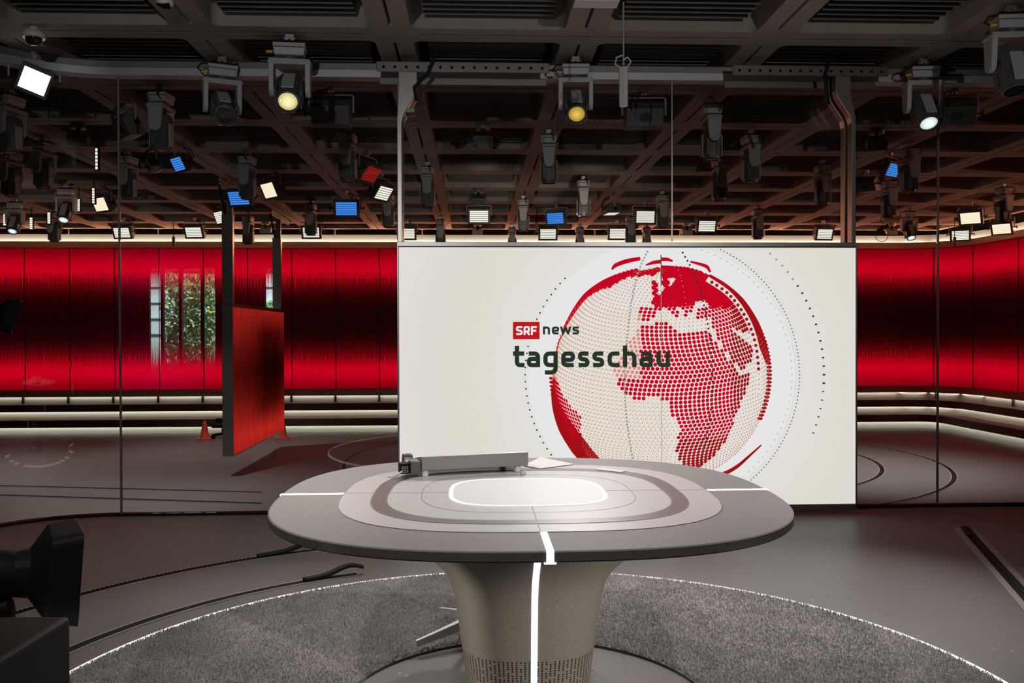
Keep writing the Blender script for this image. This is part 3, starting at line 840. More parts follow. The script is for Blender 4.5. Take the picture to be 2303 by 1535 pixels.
# ------------------------------------------------------------------ video screen hanging in front of the glass
SY = 7.70
PXM = SY/F            # metres per photo pixel on the screen plane
screen = thing('video_screen', 'large hanging white video wall with red dotted globe behind the desk', 'screen', (1.36, SY, 0.06))
sinv = Matrix.Translation(-screen.location)
def sp(mb, name, m, parent=None, **kw):
    o = mb.build(name, m, parent or screen, **kw)
    if parent is None: o.matrix_parent_inverse = sinv
    return o
sx0, sx1, sz0, sz1 = -0.637, 3.354, 0.092, 2.340
def display_mat():
    m = bpy.data.materials.new('screen_background'); m.use_nodes = True
    g = G(m); g.n.clear()
    co = g.coord('Object')
    mp = g.new('ShaderNodeVectorMath', operation='DISTANCE'); g.l.new(co, mp.inputs[0]); mp.inputs[1].default_value = (1.632, SY, 1.25)
    col = g.ramp(g.math('DIVIDE', mp.outputs['Value'], 2.6), [(0.0, lin(228, 227, 226)), (0.42, lin(226, 224, 221)), (0.62, lin(223, 219, 209)), (0.78, lin(222, 217, 208)), (1.0, lin(226, 223, 220))])
    e = g.new('ShaderNodeEmission'); g.l.new(col, e.inputs[0]); e.inputs[1].default_value = 1.0
    o = g.new('ShaderNodeOutputMaterial'); g.l.new(e.outputs[0], o.inputs[0])
    return m
b = MB(); b.add([(sx0, SY, sz0), (sx1, SY, sz0), (sx1, SY, sz1), (sx0, SY, sz1)], [(0, 1, 2, 3)])
disp = sp(b, 'display', display_mat(), recalc=False)
b = MB(); b.box(sx0 - 0.004, sx1 + 0.004, SY + 0.004, SY + 0.115, sz0 - 0.02, sz1 + 0.004); sp(b, 'housing', M_['black'])
b = MB()
b.box(sx0 - 0.016, sx1 + 0.016, SY - 0.004, SY + 0.12, sz1 + 0.010, sz1 + 0.046)
b.box(sx0 - 0.016, sx0 - 0.002, SY - 0.004, SY + 0.12, sz0 - 0.03, sz1 + 0.010)
b.box(sx1 + 0.002, sx1 + 0.016, SY - 0.004, SY + 0.12, sz0 - 0.03, sz1 + 0.010)
b.box(sx0 - 0.016, sx1 + 0.016, SY - 0.004, SY + 0.12, sz0 - 0.048, sz0 - 0.004)
sp(b, 'frame', M_['steel'], bevel=0.003)

# picture on the display: each graphic a thin emissive layer on its surface
def Sp(px, py, layer): p = P(px, min(max(py, 558.6), 1131.0), y=SY); return (p.x, SY - 0.0008*layer, p.z)
def disc(mb, px, py, rx, layer, ry=None, ang=0.0, n=10):
    ry = rx if ry is None else ry; c_, s_ = math.cos(ang), math.sin(ang); pts = []
    for i in range(n):
        a = 2*PI*i/n; x, y = rx*math.cos(a), ry*math.sin(a)
        pts.append(Sp(px + x*c_ - y*s_, py + x*s_ + y*c_, layer))
    mb.add(pts, [tuple(range(n))[::-1]])
def ribbon(mb, pts, w_, layer, taper=None):
    pts = [Vector(p) for p in pts]; n = len(pts); L_, R_ = [], []
    for i, p in enumerate(pts):
        a = (pts[i] - pts[i - 1]).normalized() if i else (pts[1] - pts[0]).normalized()
        c_ = (pts[i + 1] - pts[i]).normalized() if i < n - 1 else a
        t = (a + c_).normalized(); nr = Vector((-t.y, t.x)); k = 1/max(0.35, t.dot(a))
        ww = w_ if taper is None else taper[i]
        L_.append(Sp(*(p + nr*ww/2*k), layer)); R_.append(Sp(*(p - nr*ww/2*k), layer))
    mb.add(L_ + R_, [(i, i + 1, n + i + 1, n + i) for i in range(n - 1)])
def smooth_pts(pts, per=8):
    out = []; n = len(pts)
    for i in range(n - 1):
        p0, p1, p2, p3 = [Vector(pts[max(0, min(n - 1, q))]) for q in (i - 1, i, i + 1, i + 2)]
        for k in range(per):
            t = k/per
            out.append(tuple(0.5*((2*p1) + (-p0 + p2)*t + (2*p0 - 5*p1 + 4*p2 - p3)*t*t + (-p0 + 3*p1 - 3*p2 + p3)*t**3)))
    out.append(tuple(pts[-1])); return out
GX, GYp, GR = 1487.0, 842.0, 246.0
e_white = emis('screen_halo', lin(230, 230, 231), 1.0)
e_red = emis('screen_red', lin(196, 6, 34), 1.0)
e_dred = emis('screen_dark_red', lin(160, 16, 22), 1.0)
e_pink = emis('screen_pink', lin(220, 140, 130), 1.0)
e_beige = emis('screen_beige', lin(222, 205, 180), 1.0)
e_dot = emis('screen_small_dot', lin(184, 112, 92), 1.0)
e_green = emis('screen_dark_green', lin(38, 52, 42), 1.0)
e_sage = emis('screen_sage', lin(140, 156, 146), 1.0)
e_faint = emis('screen_faint', lin(206, 201, 186), 1.0)
e_pale = emis('screen_pale_globe', lin(227, 222, 216), 1.0)
b = MB(); disc(b, GX, GYp, 300, 1, n=96); sp(b, 'halo_graphic', e_white, disp, recalc=False)
b = MB(); disc(b, GX, GYp, GR - 3, 2, n=96); sp(b, 'globe_graphic', e_pale, disp, recalc=False)
LAND = [
 [(-17, 15), (-16, 20), (-13, 27), (-6, 35), (10, 37), (11, 33), (20, 31), (32, 31), (36, 23), (43, 12), (51, 12), (45, 2), (40, -5), (40, -15), (35, -24), (31, -30), (20, -35), (17, -29), (12, -17), (13, -8), (9, 0), (9, 4), (4, 6), (-8, 5), (-13, 9)],
 [(-9, 37), (-9, 43), (-1, 44), (-2, 48), (3, 51), (8, 54), (9, 57), (12, 55), (20, 55), (24, 59), (30, 60), (24, 65), (18, 62), (17, 57), (12, 57), (6, 58), (6, 62), (15, 68), (25, 71), (40, 67), (45, 68), (60, 69), (75, 73), (100, 77), (130, 73), (150, 60), (130, 40), (120, 30), (108, 20), (100, 8), (95, 16), (88, 22), (80, 8), (73, 20), (66, 25), (57, 26), (50, 29), (48, 30), (52, 24), (58, 21), (52, 15), (44, 13), (38, 22), (35, 28), (36, 36), (27, 37), (27, 40), (35, 42), (42, 42), (38, 46), (31, 46), (28, 43), (24, 40), (22, 37), (19, 42), (13, 45), (17, 40), (15, 38), (9, 44), (3, 42), (0, 38), (-5, 36)],
 [(-6, 50), (1, 51), (1, 53), (-2, 58), (-6, 58), (-4, 54)], [(-24, 64), (-14, 64), (-14, 67), (-23, 67)],
 [(-45, 60), (-22, 70), (-20, 80), (-60, 82), (-70, 77), (-52, 68)],
 [(-80, -5), (-78, 8), (-62, 11), (-50, 2), (-35, -6), (-39, -15), (-48, -26), (-57, -37), (-66, -52), (-75, -50), (-71, -20)],
 [(-55, 50), (-60, 60), (-80, 62), (-95, 70), (-130, 70), (-125, 40), (-100, 25), (-81, 25), (-75, 37), (-65, 45)]]
def inland(lo, la):
    for pl in LAND:
        c_ = False; n = len(pl)
        for i in range(n):
            (x1, y1), (x2, y2) = pl[i], pl[(i + 1) % n]
            if (y1 > la) != (y2 > la) and lo < (x2 - x1)*(la - y1)/(y2 - y1) + x1: c_ = not c_
        if c_: return True
    return False
bred, bdred, bpink, bsmall, bbeige = MB(), MB(), MB(), MB(), MB()
LO0, LA0 = 0.0, 15.0
sl, cl = math.sin(R(LA0)), math.cos(R(LA0))
la = -72.0
while la < 88:
    stp = 2.25
    lo = -100.0
    dlo = 2.45/max(0.25, math.cos(R(la)))
    while lo < 118:
        d = R(lo - LO0); a = R(la)
        cz = sl*math.sin(a) + cl*math.cos(a)*math.cos(d)
        if cz > 0.10:
            x = math.cos(a)*math.sin(d); y = cl*math.sin(a) - sl*math.cos(a)*math.cos(d)
            px, py = GX + GR*x, GYp - GR*y
            ang = math.atan2(-y, x); squash = max(0.45, cz)
            if 556 < py and px > 1160:
                in_text = 1150 < px < 1512 and 785 < py < 838 or 1150 < px < 1308 and 722 < py < 768
                if inland(lo/1.216 + 5, (la + 5)/1.33):
                    if px < 1440 and 700 < py < 852:
                        disc(bpink, px, py, 4.2*squash, 4, 4.2, ang)
                    elif px > 1645 or py > 985: disc(bdred, px, py, 4.9*max(0.6, squash), 4, 4.9, ang)
                    else: disc(bred, px, py, 4.6*squash if py > 690 else 5.6, 4, 4.6 if py > 690 else 5.6, ang)
                else:
                    disc(bsmall, px, py, 1.35, 4, None, 0, 6)
                    if px < 1500 and py > 690: disc(bbeige, px + 5, py + 3, 3.4*squash, 3, 3.4, ang + PI/4, 4)
        lo += dlo
    la += stp
# limbs and torn strips at the pole
for pts, w0, bb in (
    ([(1266, 742), (1290, 700), (1318, 664), (1352, 638), (1385, 622), (1422, 612)], [4, 9, 12, 11, 10, 7], bred),
    ([(1418, 622), (1440, 612), (1487, 607), (1530, 610), (1552, 616)], [8, 7, 6, 6, 3], bred),
    ([(1376, 606), (1385, 596), (1410, 587), (1440, 581)], [4, 9, 10, 8], bred),
    ([(1452, 596), (1470, 590), (1487, 588)], [3, 8, 9], bred), ([(1487, 583), (1500, 583), (1513, 587)], [9, 8, 4], bred),
    ([(1487, 600), (1512, 602), (1539, 607)], [7, 9, 7], bred), ([(1552, 588), (1575, 594), (1590, 600), (1597, 612)], [4, 7, 8, 4], bred),
    ([(1595, 620), (1630, 645), (1666, 680), (1696, 728), (1716, 778), (1727, 815)], [8, 16, 20, 22, 18, 10], bdred),
    ([(1712, 1000), (1690, 1020), (1655, 1050), (1618, 1068), (1560, 1082)], [3, 5, 8, 9, 2], bdred),
    ([(1243, 870), (1252, 915), (1272, 960), (1302, 1004), (1330, 1036), (1362, 1060), (1420, 1079)], [7, 20, 34, 40, 36, 26, 3], bdred),
    ([(1266, 750), (1258, 765), (1254, 780), (1251, 792)], [3, 3, 3, 2], bred)):
    sm = smooth_pts(pts, 6); tw = []
    for i in range(len(sm)):
        f_ = i/6; k = min(int(f_), len(w0) - 2); tw.append(w0[k] + (w0[k + 1] - w0[k])*(f_ - k))
    ribbon(bb, sm, 0, 4, tw)
arc_pts = smooth_pts([(1590, 627), (1640, 662), (1677, 712), (1699, 770), (1707, 835), (1706, 885)], 10)
bpale = MB(); ribbon(bpale, arc_pts, 12, 5)
sp(bpale, 'globe_pale_arc', e_pale, disp, recalc=False)
acc = 0
for i in range(1, len(arc_pts)):
    acc += math.dist(arc_pts[i], arc_pts[i - 1])
    if acc > 9:
        acc = 0; disc(bdred, arc_pts[i][0] - 1, arc_pts[i][1], 3.9 if arc_pts[i][1] < 838 else 1.2, 6)
for i in range(26):
    a = R(-2 + 2.0*i - 22); disc(bdred, GX + (GR - 3)*math.cos(a), GYp - (GR - 3)*math.sin(a), 6.5, 4, 3.6)
for i in range(14):
    a = R(182 + 2.1*i); disc(bdred, GX + (GR - 1)*math.cos(a), GYp - (GR - 1)*math.sin(a), 8, 4, 3.6, R(10))
sp(bred, 'globe_land_dots', e_red, disp, recalc=False)
sp(bdred, 'globe_shaded_land_dots', e_dred, disp, recalc=False)
sp(bpink, 'globe_faded_land_dots', e_pink, disp, recalc=False)
sp(bsmall, 'globe_sea_dots', e_dot, disp, recalc=False)
sp(bbeige, 'globe_sea_tiles', e_beige, disp, recalc=False)
# orbit rings and meridians
bg, bs_, bf = MB(), MB(), MB()
def ok(px, py): return 560 < py < 1128 and 902 < px < 1918
for i in range(0, 240):
    a = R(1.5*i)
    c_, s_ = math.cos(a), math.sin(a)
    px, py = GX + 306*c_, GYp + 306*s_
    if ok(px, py) and c_ < -0.70 and not (1150 < px < 1216 and 720 < py < 766) and i % 2 == 0: disc(bg, px, py, 2.0, 3, n=8)
    px, py = GX + 311*c_, GYp + 311*s_
    if ok(px, py) and c_ > 0.12: disc(bg, px, py, 1.5, 3, n=6)
    px, py = GX + 294*c_, GYp + 294*s_
    if ok(px, py) and c_ > -0.1 and i % 2 == 0: disc(bs_, px, py, 3.4, 3, 0.7, a + PI/2, 6)
    px, py = GX + 366*c_, GYp + 366*s_
    if ok(px, py) and c_ > 0.5 and s_ < 0.38 and i % 2 == 0: disc(bg if s_ > -0.55 else bs_, px, py, 3.6 if s_ < 0.1 else 3.0, 3, 2.6 if s_ < 0.1 else 1.6, a, 4 if s_ < 0 else 6)
    px, py = GX + 412*c_, GYp + 412*s_
    if ok(px, py) and c_ > 0.4 and i % 2 == 0: disc(bf, px, py, 1.4, 3, n=5)
for i in range(60):
    for j in range(20):
        px = 915 + 9.5*j + 40*math.sin(i*0.052); py = 572 + 8.4*i + j*(1.4 if i > 30 else -1.4)*abs(i - 30)/30
        r0 = math.hypot(px - GX, py - GYp)
        if ok(px, py) and 330 < r0 < 560 and (i*7 + j*3) % 11 > 2: disc(bf, px, py, 1.0, 3, n=5)
for pts, step, wd, bb in (([(1459, 559), (1436, 610), (1420, 680), (1410, 760), (1405, 850), (1409, 940), (1424, 1040)], 7, 6, bs_), ([(1530, 559), (1563, 620), (1584, 690), (1597, 770), (1602, 850), (1596, 940), (1574, 1050)], 10, 6, bg), ([(1512, 586), (1530, 620), (1545, 700), (1558, 800), (1560, 900), (1552, 1000)], 12, 3, bs_)):
    sm = smooth_pts(pts, 60); acc = 0
    for i in range(1, len(sm)):
        acc += math.dist(sm[i], sm[i - 1])
        if acc > step:
            acc = 0; t_ = math.atan2(sm[i][1] - sm[i - 1][1], sm[i][0] - sm[i - 1][0])
            disc(bb, sm[i][0], sm[i][1], wd/2, 5, wd/2.2, t_ + PI/4, 4)
ribbon(bs_, [(1486.5, 574), (1488, 1052)], 1.2, 5); ribbon(bg, [(1486.5, 573), (1487, 640)], 2.4, 5)
sp(bg, 'orbit_rings', e_green, disp, recalc=False)
sp(bs_, 'orbit_dashes', e_sage, disp, recalc=False)
sp(bf, 'faint_dot_pattern', e_faint, disp, recalc=False)
# lettering
def fillet(pts, r, n=5):
    if len(pts) < 3 or r <= 0: return pts
    out = [pts[0]]
    for i in range(1, len(pts) - 1):
        a, p, c_ = Vector(pts[i - 1]), Vector(pts[i]), Vector(pts[i + 1])
        d1, d2 = (a - p), (c_ - p); rr = min(r, d1.length*0.49, d2.length*0.49)
        s_, e_ = p + d1.normalized()*rr, p + d2.normalized()*rr
        for k in range(n + 1):
            t = k/n; out.append(tuple(s_*(1 - t)**2 + p*2*t*(1 - t) + e_*t*t))
    out.append(pts[-1]); return out
GL = {
 't': (0.80, [([(0.28, 1.36), (0.28, 0.135), (0.80, 0.135)], 0.22), ([(0, 0.865), (0.78, 0.865)], 0)]),
 'a': (0.86, [([(0.12, 0.865), (0.725, 0.865), (0.725, 0)], 0.25), ([(0.725, 0.53), (0.135, 0.53), (0.135, 0.135), (0.725, 0.135)], 0.18)]),
 'g': (0.90, [([(0.765, 1.0), (0.765, -0.33), (0.10, -0.33)], 0.3), ([(0.765, 0.865), (0.135, 0.865), (0.135, 0.135), (0.765, 0.135)], 0.28)]),
 'e': (0.88, [([(0.14, 0.46), (0.745, 0.46), (0.745, 0.865), (0.135, 0.865), (0.135, 0.135), (0.80, 0.135)], 0.25)]),
 's': (0.76, [([(0.70, 0.865), (0.14, 0.865), (0.14, 0.54), (0.62, 0.46), (0.62, 0.135), (0.05, 0.135)], 0.2)]),
 'c': (0.78, [([(0.76, 0.865), (0.135, 0.865), (0.135, 0.135), (0.78, 0.135)], 0.28)]),
 'h': (0.86, [([(0.135, 1.38), (0.135, 0)], 0), ([(0.135, 0.865), (0.725, 0.865), (0.725, 0)], 0.28)]),
 'u': (0.86, [([(0.135, 1.0), (0.135, 0.135), (0.725, 0.135)], 0.28), ([(0.725, 1.0), (0.725, 0)], 0)]),
 'n': (0.86, [([(0.135, 1.0), (0.135, 0)], 0), ([(0.135, 0.865), (0.725, 0.865), (0.725, 0)], 0.28)]),
 'w': (1.22, [([(0.10, 1.0), (0.34, 0.10), (0.61, 0.86), (0.88, 0.10), (1.12, 1.0)], 0.03)]),
 'S': (0.78, [([(0.72, 0.90), (0.12, 0.90), (0.12, 0.54), (0.66, 0.46), (0.66, 0.10), (0.04, 0.10)], 0.2)]),
 'R': (0.72, [([(0.11, 0), (0.11, 0.90), (0.60, 0.90), (0.60, 0.40), (0.11, 0.40)], 0.14), ([(0.36, 0.42), (0.66, 0)], 0)]),
 'F': (0.66, [([(0.11, 0), (0.11, 0.90), (0.66, 0.90)], 0), ([(0.11, 0.48), (0.60, 0.48)], 0)])}
def word(mb, text, xs_, base, xh, layer, stroke):
    for ch, (xa, xb) in zip(text, xs_):
        wd, strokes = GL[ch]; k = (xb - xa)/wd
        for pts, r in strokes:
            ribbon(mb, [(xa + x*k, base - y*xh) for x, y in fillet(pts, r)], stroke*xh, layer)
Z5 = lambda v: 1140 + v/4.797
b = MB(); word(b, 'tagesschau', [(Z5(a), Z5(c_)) for a, c_ in ((65, 190), (215, 357), (392, 549), (585, 734), (765, 890), (920, 1050), (1085, 1217), (1250, 1397), (1430, 1571), (1612, 1757))], 825.2, 35.4, 7, 0.275)
sp(b, 'title_lettering', e_green, disp, recalc=False)
b = MB(); word(b, 'news', [(Z5(a), Z5(c_)) for a, c_ in ((388, 465), (484, 564), (572, 694), (703, 782))], 751.6, 17.8, 7, 0.275)
sp(b, 'subtitle_lettering', e_green, disp, recalc=False)
b = MB(); pts = [Sp(1153.6, 723.5, 6), Sp(1213.6, 723.5, 6), Sp(1213.6, 762.6, 6), Sp(1153.6, 762.6, 6)]
b.add(pts, [(0, 3, 2, 1)]); logo = sp(b, 'logo_block', emis('logo_red', lin(190, 24, 30), 1.0), disp, recalc=False)
b = MB(); word(b, 'SRF', [(Z5(96), Z5(172)), (Z5(180), Z5(248)), (Z5(258), Z5(322))], 752.8, 19.6, 7, 0.215)
lo_ = sp(b, 'logo_lettering', emis('logo_white', lin(240, 240, 240), 1.0), disp, recalc=False)

# hangers: bent steel posts and perforated bracket plates
def post(mb, x0, x1, y0, y1, z_low, z_bend0, z_bend1, z_top, shift, x_top0, x_top1):
    """bar from z_low up to z_bend0, cranked sideways to z_bend1, wide plate up to z_top"""
    pr = [(x0, x1, z_low), (x0, x1, z_bend0)]
    for i in range(1, 5):
        t = i/5; s_ = t*t*(3 - 2*t)
        pr.append((x0 + (x_top0 - x0)*s_, x1 + (x_top1 - x1)*s_, z_bend0 + (z_bend1 - z_bend0)*t))
    pr += [(x_top0, x_top1, z_bend1), (x_top0, x_top1, z_top)]
    mb.loft([[(a, y0, z), (c_, y0, z), (c_, y1, z), (a, y1, z)] for a, c_, z in pr], False, True, True)
zt = sz1 + 0.03
for y0, y1 in ((SY + 0.0, SY + 0.09), (SY + 0.15, SY + 0.24)):
    b = MB(); post(b, -0.648, -0.608, y0, y1, zt, 3.40, 3.72, 3.875, 0, -0.635, -0.475); sp(b, 'support_post', M_['post_steel'], bevel=0.004)
    b = MB(); b.box(-0.60, -0.50, y0 + 0.01, y1 - 0.01, 3.50, 3.53, Matrix.Translation((0.0, 0, 0))); sp(b, 'gusset', M_['steel_dark'])
    b = MB(); post(b, 3.318, 3.358, y0, y1, zt, 3.43, 3.72, 3.875, 0, 3.175, 3.313); sp(b, 'support_post', M_['post_steel'], bevel=0.004)
for (xa, xb) in ((-0.82, 0.66), (2.26, 3.64)):
    for y in (SY - 0.012, SY + 0.245):
        b = MB(); b.box(xa, xb, y, y + 0.012, 3.838 if y < SY else 3.80, 3.925 if y < SY else 3.86); sp(b, 'bracket_plate', M_['steel_dark'], bevel=0.003)
    hb = MB(); n = 15
    for i in range(n):
        x = xa + 0.06 + (xb - xa - 0.12)*i/(n - 1)
        hb.cyl((x, SY - 0.0145, 3.878), (x, SY - 0.011, 3.878), 0.013, n=12)
    sp(hb, 'bolt_holes', M_['void'])
    cbm = MB(); xc = -0.55 if xa < 0 else 3.12
    cbm.tube([(xc + 0.22 if xa < 0 else xc - 0.02, SY - 0.03, 3.95), (xc + 0.17 if xa < 0 else xc - 0.05, SY - 0.03, 3.82), (xc + 0.05 if xa < 0 else xc - 0.03, SY - 0.02, 3.70), (xc + 0.07 if xa < 0 else xc + 0.0, SY + 0.02, 3.60)], 0.016, 8)
    sp(cbm, 'cable', M_['rubber'])

# ------------------------------------------------------------------ second hanging screen, showing red, behind the glass
HX, HY0, HY1, HZ0, HZ1 = -3.80, 14.3, 18.1, -0.342, 2.055
red = thing('video_screen', 'smaller dark red hanging screen seen obliquely behind the glass left of the white video wall', 'screen', (HX, 16.2, HZ0))
rinv = Matrix.Translation(-red.location)
def rp(mb, name, m, **kw):
    o = mb.build(name, m, red, **kw); o.matrix_parent_inverse = rinv; return o
b = MB(); b.box(HX - 0.175, HX - 0.004, HY0, HY1, HZ0, HZ1); rp(b, 'housing', M_['post_steel'], bevel=0.004)
def red_display():
    m = bpy.data.materials.new('red_screen_picture'); m.use_nodes = True
    g = G(m); g.n.clear()
    sx = g.new('ShaderNodeSeparateXYZ'); g.l.new(g.coord('UV'), sx.inputs[0])
    u, v = sx.outputs[0], sx.outputs[1]
    base = g.ramp(v, [(0.0, grey(0.75)), (0.10, grey(0.95)), (0.22, grey(0.60)), (0.38, grey(0.26)), (0.55, grey(0.13)), (0.70, grey(0.24)), (0.86, grey(0.50)), (0.97, grey(0.62)), (1.0, grey(0.62))])
    dark = g.ramp(u, [(0.0, grey(1.0)), (0.25, grey(0.75)), (0.55, grey(0.12)), (0.8, grey(0.10)), (1.0, grey(0.35))])
    dk = g.mixc(g.ramp(g.math('ABSOLUTE', g.math('SUBTRACT', v, 0.55)), [(0.0, grey(1)), (0.28, grey(0.85)), (0.47, grey(0))]), grey(1.0), dark)
    st = g.math('MULTIPLY', base, dk)
    mp = g.new('ShaderNodeMapping'); g.l.new(g.coord('UV'), mp.inputs[0]); mp.inputs['Scale'].default_value = (9, 1.6, 1)
    st = g.math('MULTIPLY', st, g.math('MULTIPLY_ADD', g.noise(mp.outputs[0], 2.0, 4, 0.6), 0.9, 0.55))
    e = g.new('ShaderNodeEmission'); e.inputs[0].default_value = lin(196, 40, 34); g.l.new(st, e.inputs[1])
    o = g.new('ShaderNodeOutputMaterial'); g.l.new(e.outputs[0], o.inputs[0])
    return m
b = MB(); b.add([(HX, HY0 + 0.02, HZ0 + 0.02), (HX, HY1, HZ0 + 0.02), (HX, HY1, HZ1 - 0.03), (HX, HY0 + 0.02, HZ1 - 0.03)], [(0, 1, 2, 3)])
rp(b, 'display', red_display(), recalc=False, uvs=[(0, 0), (1, 0), (1, 1), (0, 1)])
b = MB(); b.box(HX - 0.18, HX + 0.004, HY0 - 0.006, HY1 + 0.01, HZ1, HZ1 + 0.03); rp(b, 'top_rail', M_['steel_dark'])
for y0, zb in ((HY0 + 0.02, 3.62), (HY1 - 0.22, 3.62)):
    b = MB()
    b.loft([[(HX - 0.175, y0, z), (HX - 0.005, y0, z), (HX - 0.005, y0 + d, z), (HX - 0.175, y0 + d, z)] for z, d in ((HZ1 + 0.03, 0.10), (3.35, 0.10), (3.50, 0.14))], False, True, True)
    b.box(HX - 0.11, HX - 0.02, y0 + 0.03, y0 + 0.12, 3.50, 3.88); rp(b, 'support_post', M_['post_steel'], bevel=0.004)
    b = MB(); b.box(HX - 0.06, HX - 0.048, y0 - 0.6, y0 + 1.0, 3.87, 3.97); rp(b, 'bracket_plate', M_['steel_dark'])
    hb = MB()
    for i in range(12): hb.cyl((HX - 0.0465, y0 - 0.5 + 0.12*i, 3.92), (HX - 0.044, y0 - 0.5 + 0.12*i, 3.92), 0.016, n=10)
    rp(hb, 'bolt_holes', M_['void'])
    hb = MB(); hb.tube([(HX - 0.2, y0 - 0.05, 3.97), (HX - 0.17, y0, 3.75), (HX - 0.11, y0 + 0.03, 3.45)], 0.018, 8); rp(hb, 'cable', M_['rubber'])
# ------------------------------------------------------------------ moving-head lamps
def stadium(y, z_top, z_bot, w0, w1, n=8):
    """outline of a yoke arm in the YZ plane"""
    pts = [(-w0/2, z_top)]
    r = w1/2
    for i in range(n + 1):
        a = PI + PI*i/n; pts.append((r*math.cos(a), z_bot + r + r*math.sin(a)))
    pts.append((w0/2, z_top))
    return pts
GRP = 'moving head lamps on the ceiling'
def make_head():
    t = thing('moving_head_lamp', 'proto', 'lamp', group=GRP)
    b = MB(); b.box(-0.035, 0.035, -0.03, 0.03, -0.062, 0.0); b.box(-0.045, 0.045, -0.035, 0.035, -0.045, -0.030); b.build('clamp', M_['chrome'], t, bevel=0.004)
    b = MB(); b.box(-0.10, 0.10, -0.075, 0.075, -0.082, -0.064)
    for x in (-0.08, -0.02, 0.05, 0.09): b.tube([(x, -0.05, -0.07), (x + 0.02, -0.03, -0.045), (x + 0.04, 0.0, -0.066)], 0.006, 6)
    b.build('cable_tray', M_['black'], t)
    b = MB(); pr = [(-0.118, -0.09), (0.118, -0.09), (0.118, 0.06), (0.085, 0.10), (-0.085, 0.10), (-0.118, 0.06)]
    b.prism(pr, -0.112, -0.082); b.loft([[(x*0.97, y*0.97, -0.116) for x, y in pr], [(x*0.90, y*0.90, -0.172) for x, y in pr]], False, True, True)
    b.build('base', M_['lamp'], t, bevel=0.006)
    b = MB(); b.cyl((0, 0, -0.200), (0, 0, -0.168), 0.055, n=20); b.build('pan_joint', M_['lamp_dark'], t)
    b = MB(); b.box(-0.150, 0.150, -0.075, 0.075, -0.238, -0.196); b.box(-0.158, 0.158, -0.082, 0.082, -0.226, -0.212)
    for s_ in (-1, 1):
        pts = stadium(0, -0.215, -0.462, 0.145, 0.120)
        xo, xi = s_*0.150, s_*0.112
        b.loft([[(xi, y, z) for y, z in pts], [(xo, y*0.97, z) for y, z in pts]], False, True, True)
    b.build('yoke', M_['lamp'], t, bevel=0.006)
    hd = MB(); k = 8
    def oct_(r, z, sq=1.0): return [(r*1.02*math.cos(2*PI*(i + 0.5)/k), r*sq*math.sin(2*PI*(i + 0.5)/k), z) for i in range(k)]
    hd.loft([oct_(0.070, 0.118), oct_(0.094, 0.100), oct_(0.104, 0.03), oct_(0.104, -0.06), oct_(0.096, -0.075), oct_(0.093, -0.165), oct_(0.083, -0.225)], False, True, True)
    for s_ in (-1, 1):
        for u in (-1, 1): hd.box(s_*0.088 - 0.008, s_*0.088 + 0.008, u*0.05 - 0.022, u*0.05 + 0.022, -0.20, -0.02)
    h = hd.build('head', M_['lamp_dark'], t, bevel=0.004, loc=(0, 0, -0.392))
    for s_ in (-1, 1):
        b = MB(); b.box(-0.045, 0.045, s_*0.098 - 0.006, s_*0.098 + 0.006, -0.205, 0.02); b.build('cover_plate', M_['lamp'], h, bevel=0.004)
    b = MB(); n = 28; pts = [(0.070*math.cos(2*PI*i/n), 0.070*math.sin(2*PI*i/n), -0.2275) for i in range(n)]
    b.add(pts + [(0, 0, -0.240)], [(i, (i + 1) % n, n) for i in range(n)], True)
    uvs = [(math.cos(2*PI*i/n), math.sin(2*PI*i/n)) for i in range(n)] + [(0, 0)]
    b.build('lens', M_['lens_dark'], h, uvs=uvs, recalc=False)
    b = MB(); b.lathe([(0.070, -0.222), (0.084, -0.222), (0.084, -0.236), (0.071, -0.236)], 28, caps=False); b.build('lens_ring', M_['lamp_dark'], h)
    b = MB(); b.tube([(-0.10, -0.03, -0.07), (-0.165, -0.05, -0.085), (-0.195, -0.05, -0.125), (-0.165, -0.06, -0.150), (-0.13, -0.06, -0.148)], 0.0075, 8)
    cbx = b.build('cable', M_['rubber'], t)
    b = MB(); b.cyl((-0.165, -0.06, -0.150), (-0.118, -0.06, -0.148), 0.011, n=10); b.build('plug', M_['yellow'], cbx)
    b = MB(); b.tube([(0.09, 0.0, -0.075), (0.13, 0.02, -0.03), (0.12, 0.03, 0.0)], 0.003, 6); b.build('safety_wire', M_['chrome'], t)
    return t
proto = make_head()
used = [False]
def child(o, stem): return [c for c in o.children if c.name.split('.')[0] == stem]
lens_meshes = {}
def place_head(label, px, py, pan=90.0, tilt=0.0, lens=None, scale=1.0, z=CZ):
    if not used[0]: o = proto; used[0] = True
    else: o = copy_tree(proto)
    o.location = P(px, py, z=z); o.rotation_euler = (0, 0, R(pan)); o.scale = (scale,)*3
    o['label'] = label
    h = child(o, 'head')[0]; h.rotation_euler = (R(tilt), 0, 0)
    ln = child(h, 'lens')[0]
    if lens not in lens_meshes:
        if lens is None: lens_meshes[lens] = ln.data
        else:
            me = ln.data.copy(); me.materials.clear(); me.materials.append(M_[lens]); lens_meshes[lens] = me
    ln.data = lens_meshes[lens]
    return o
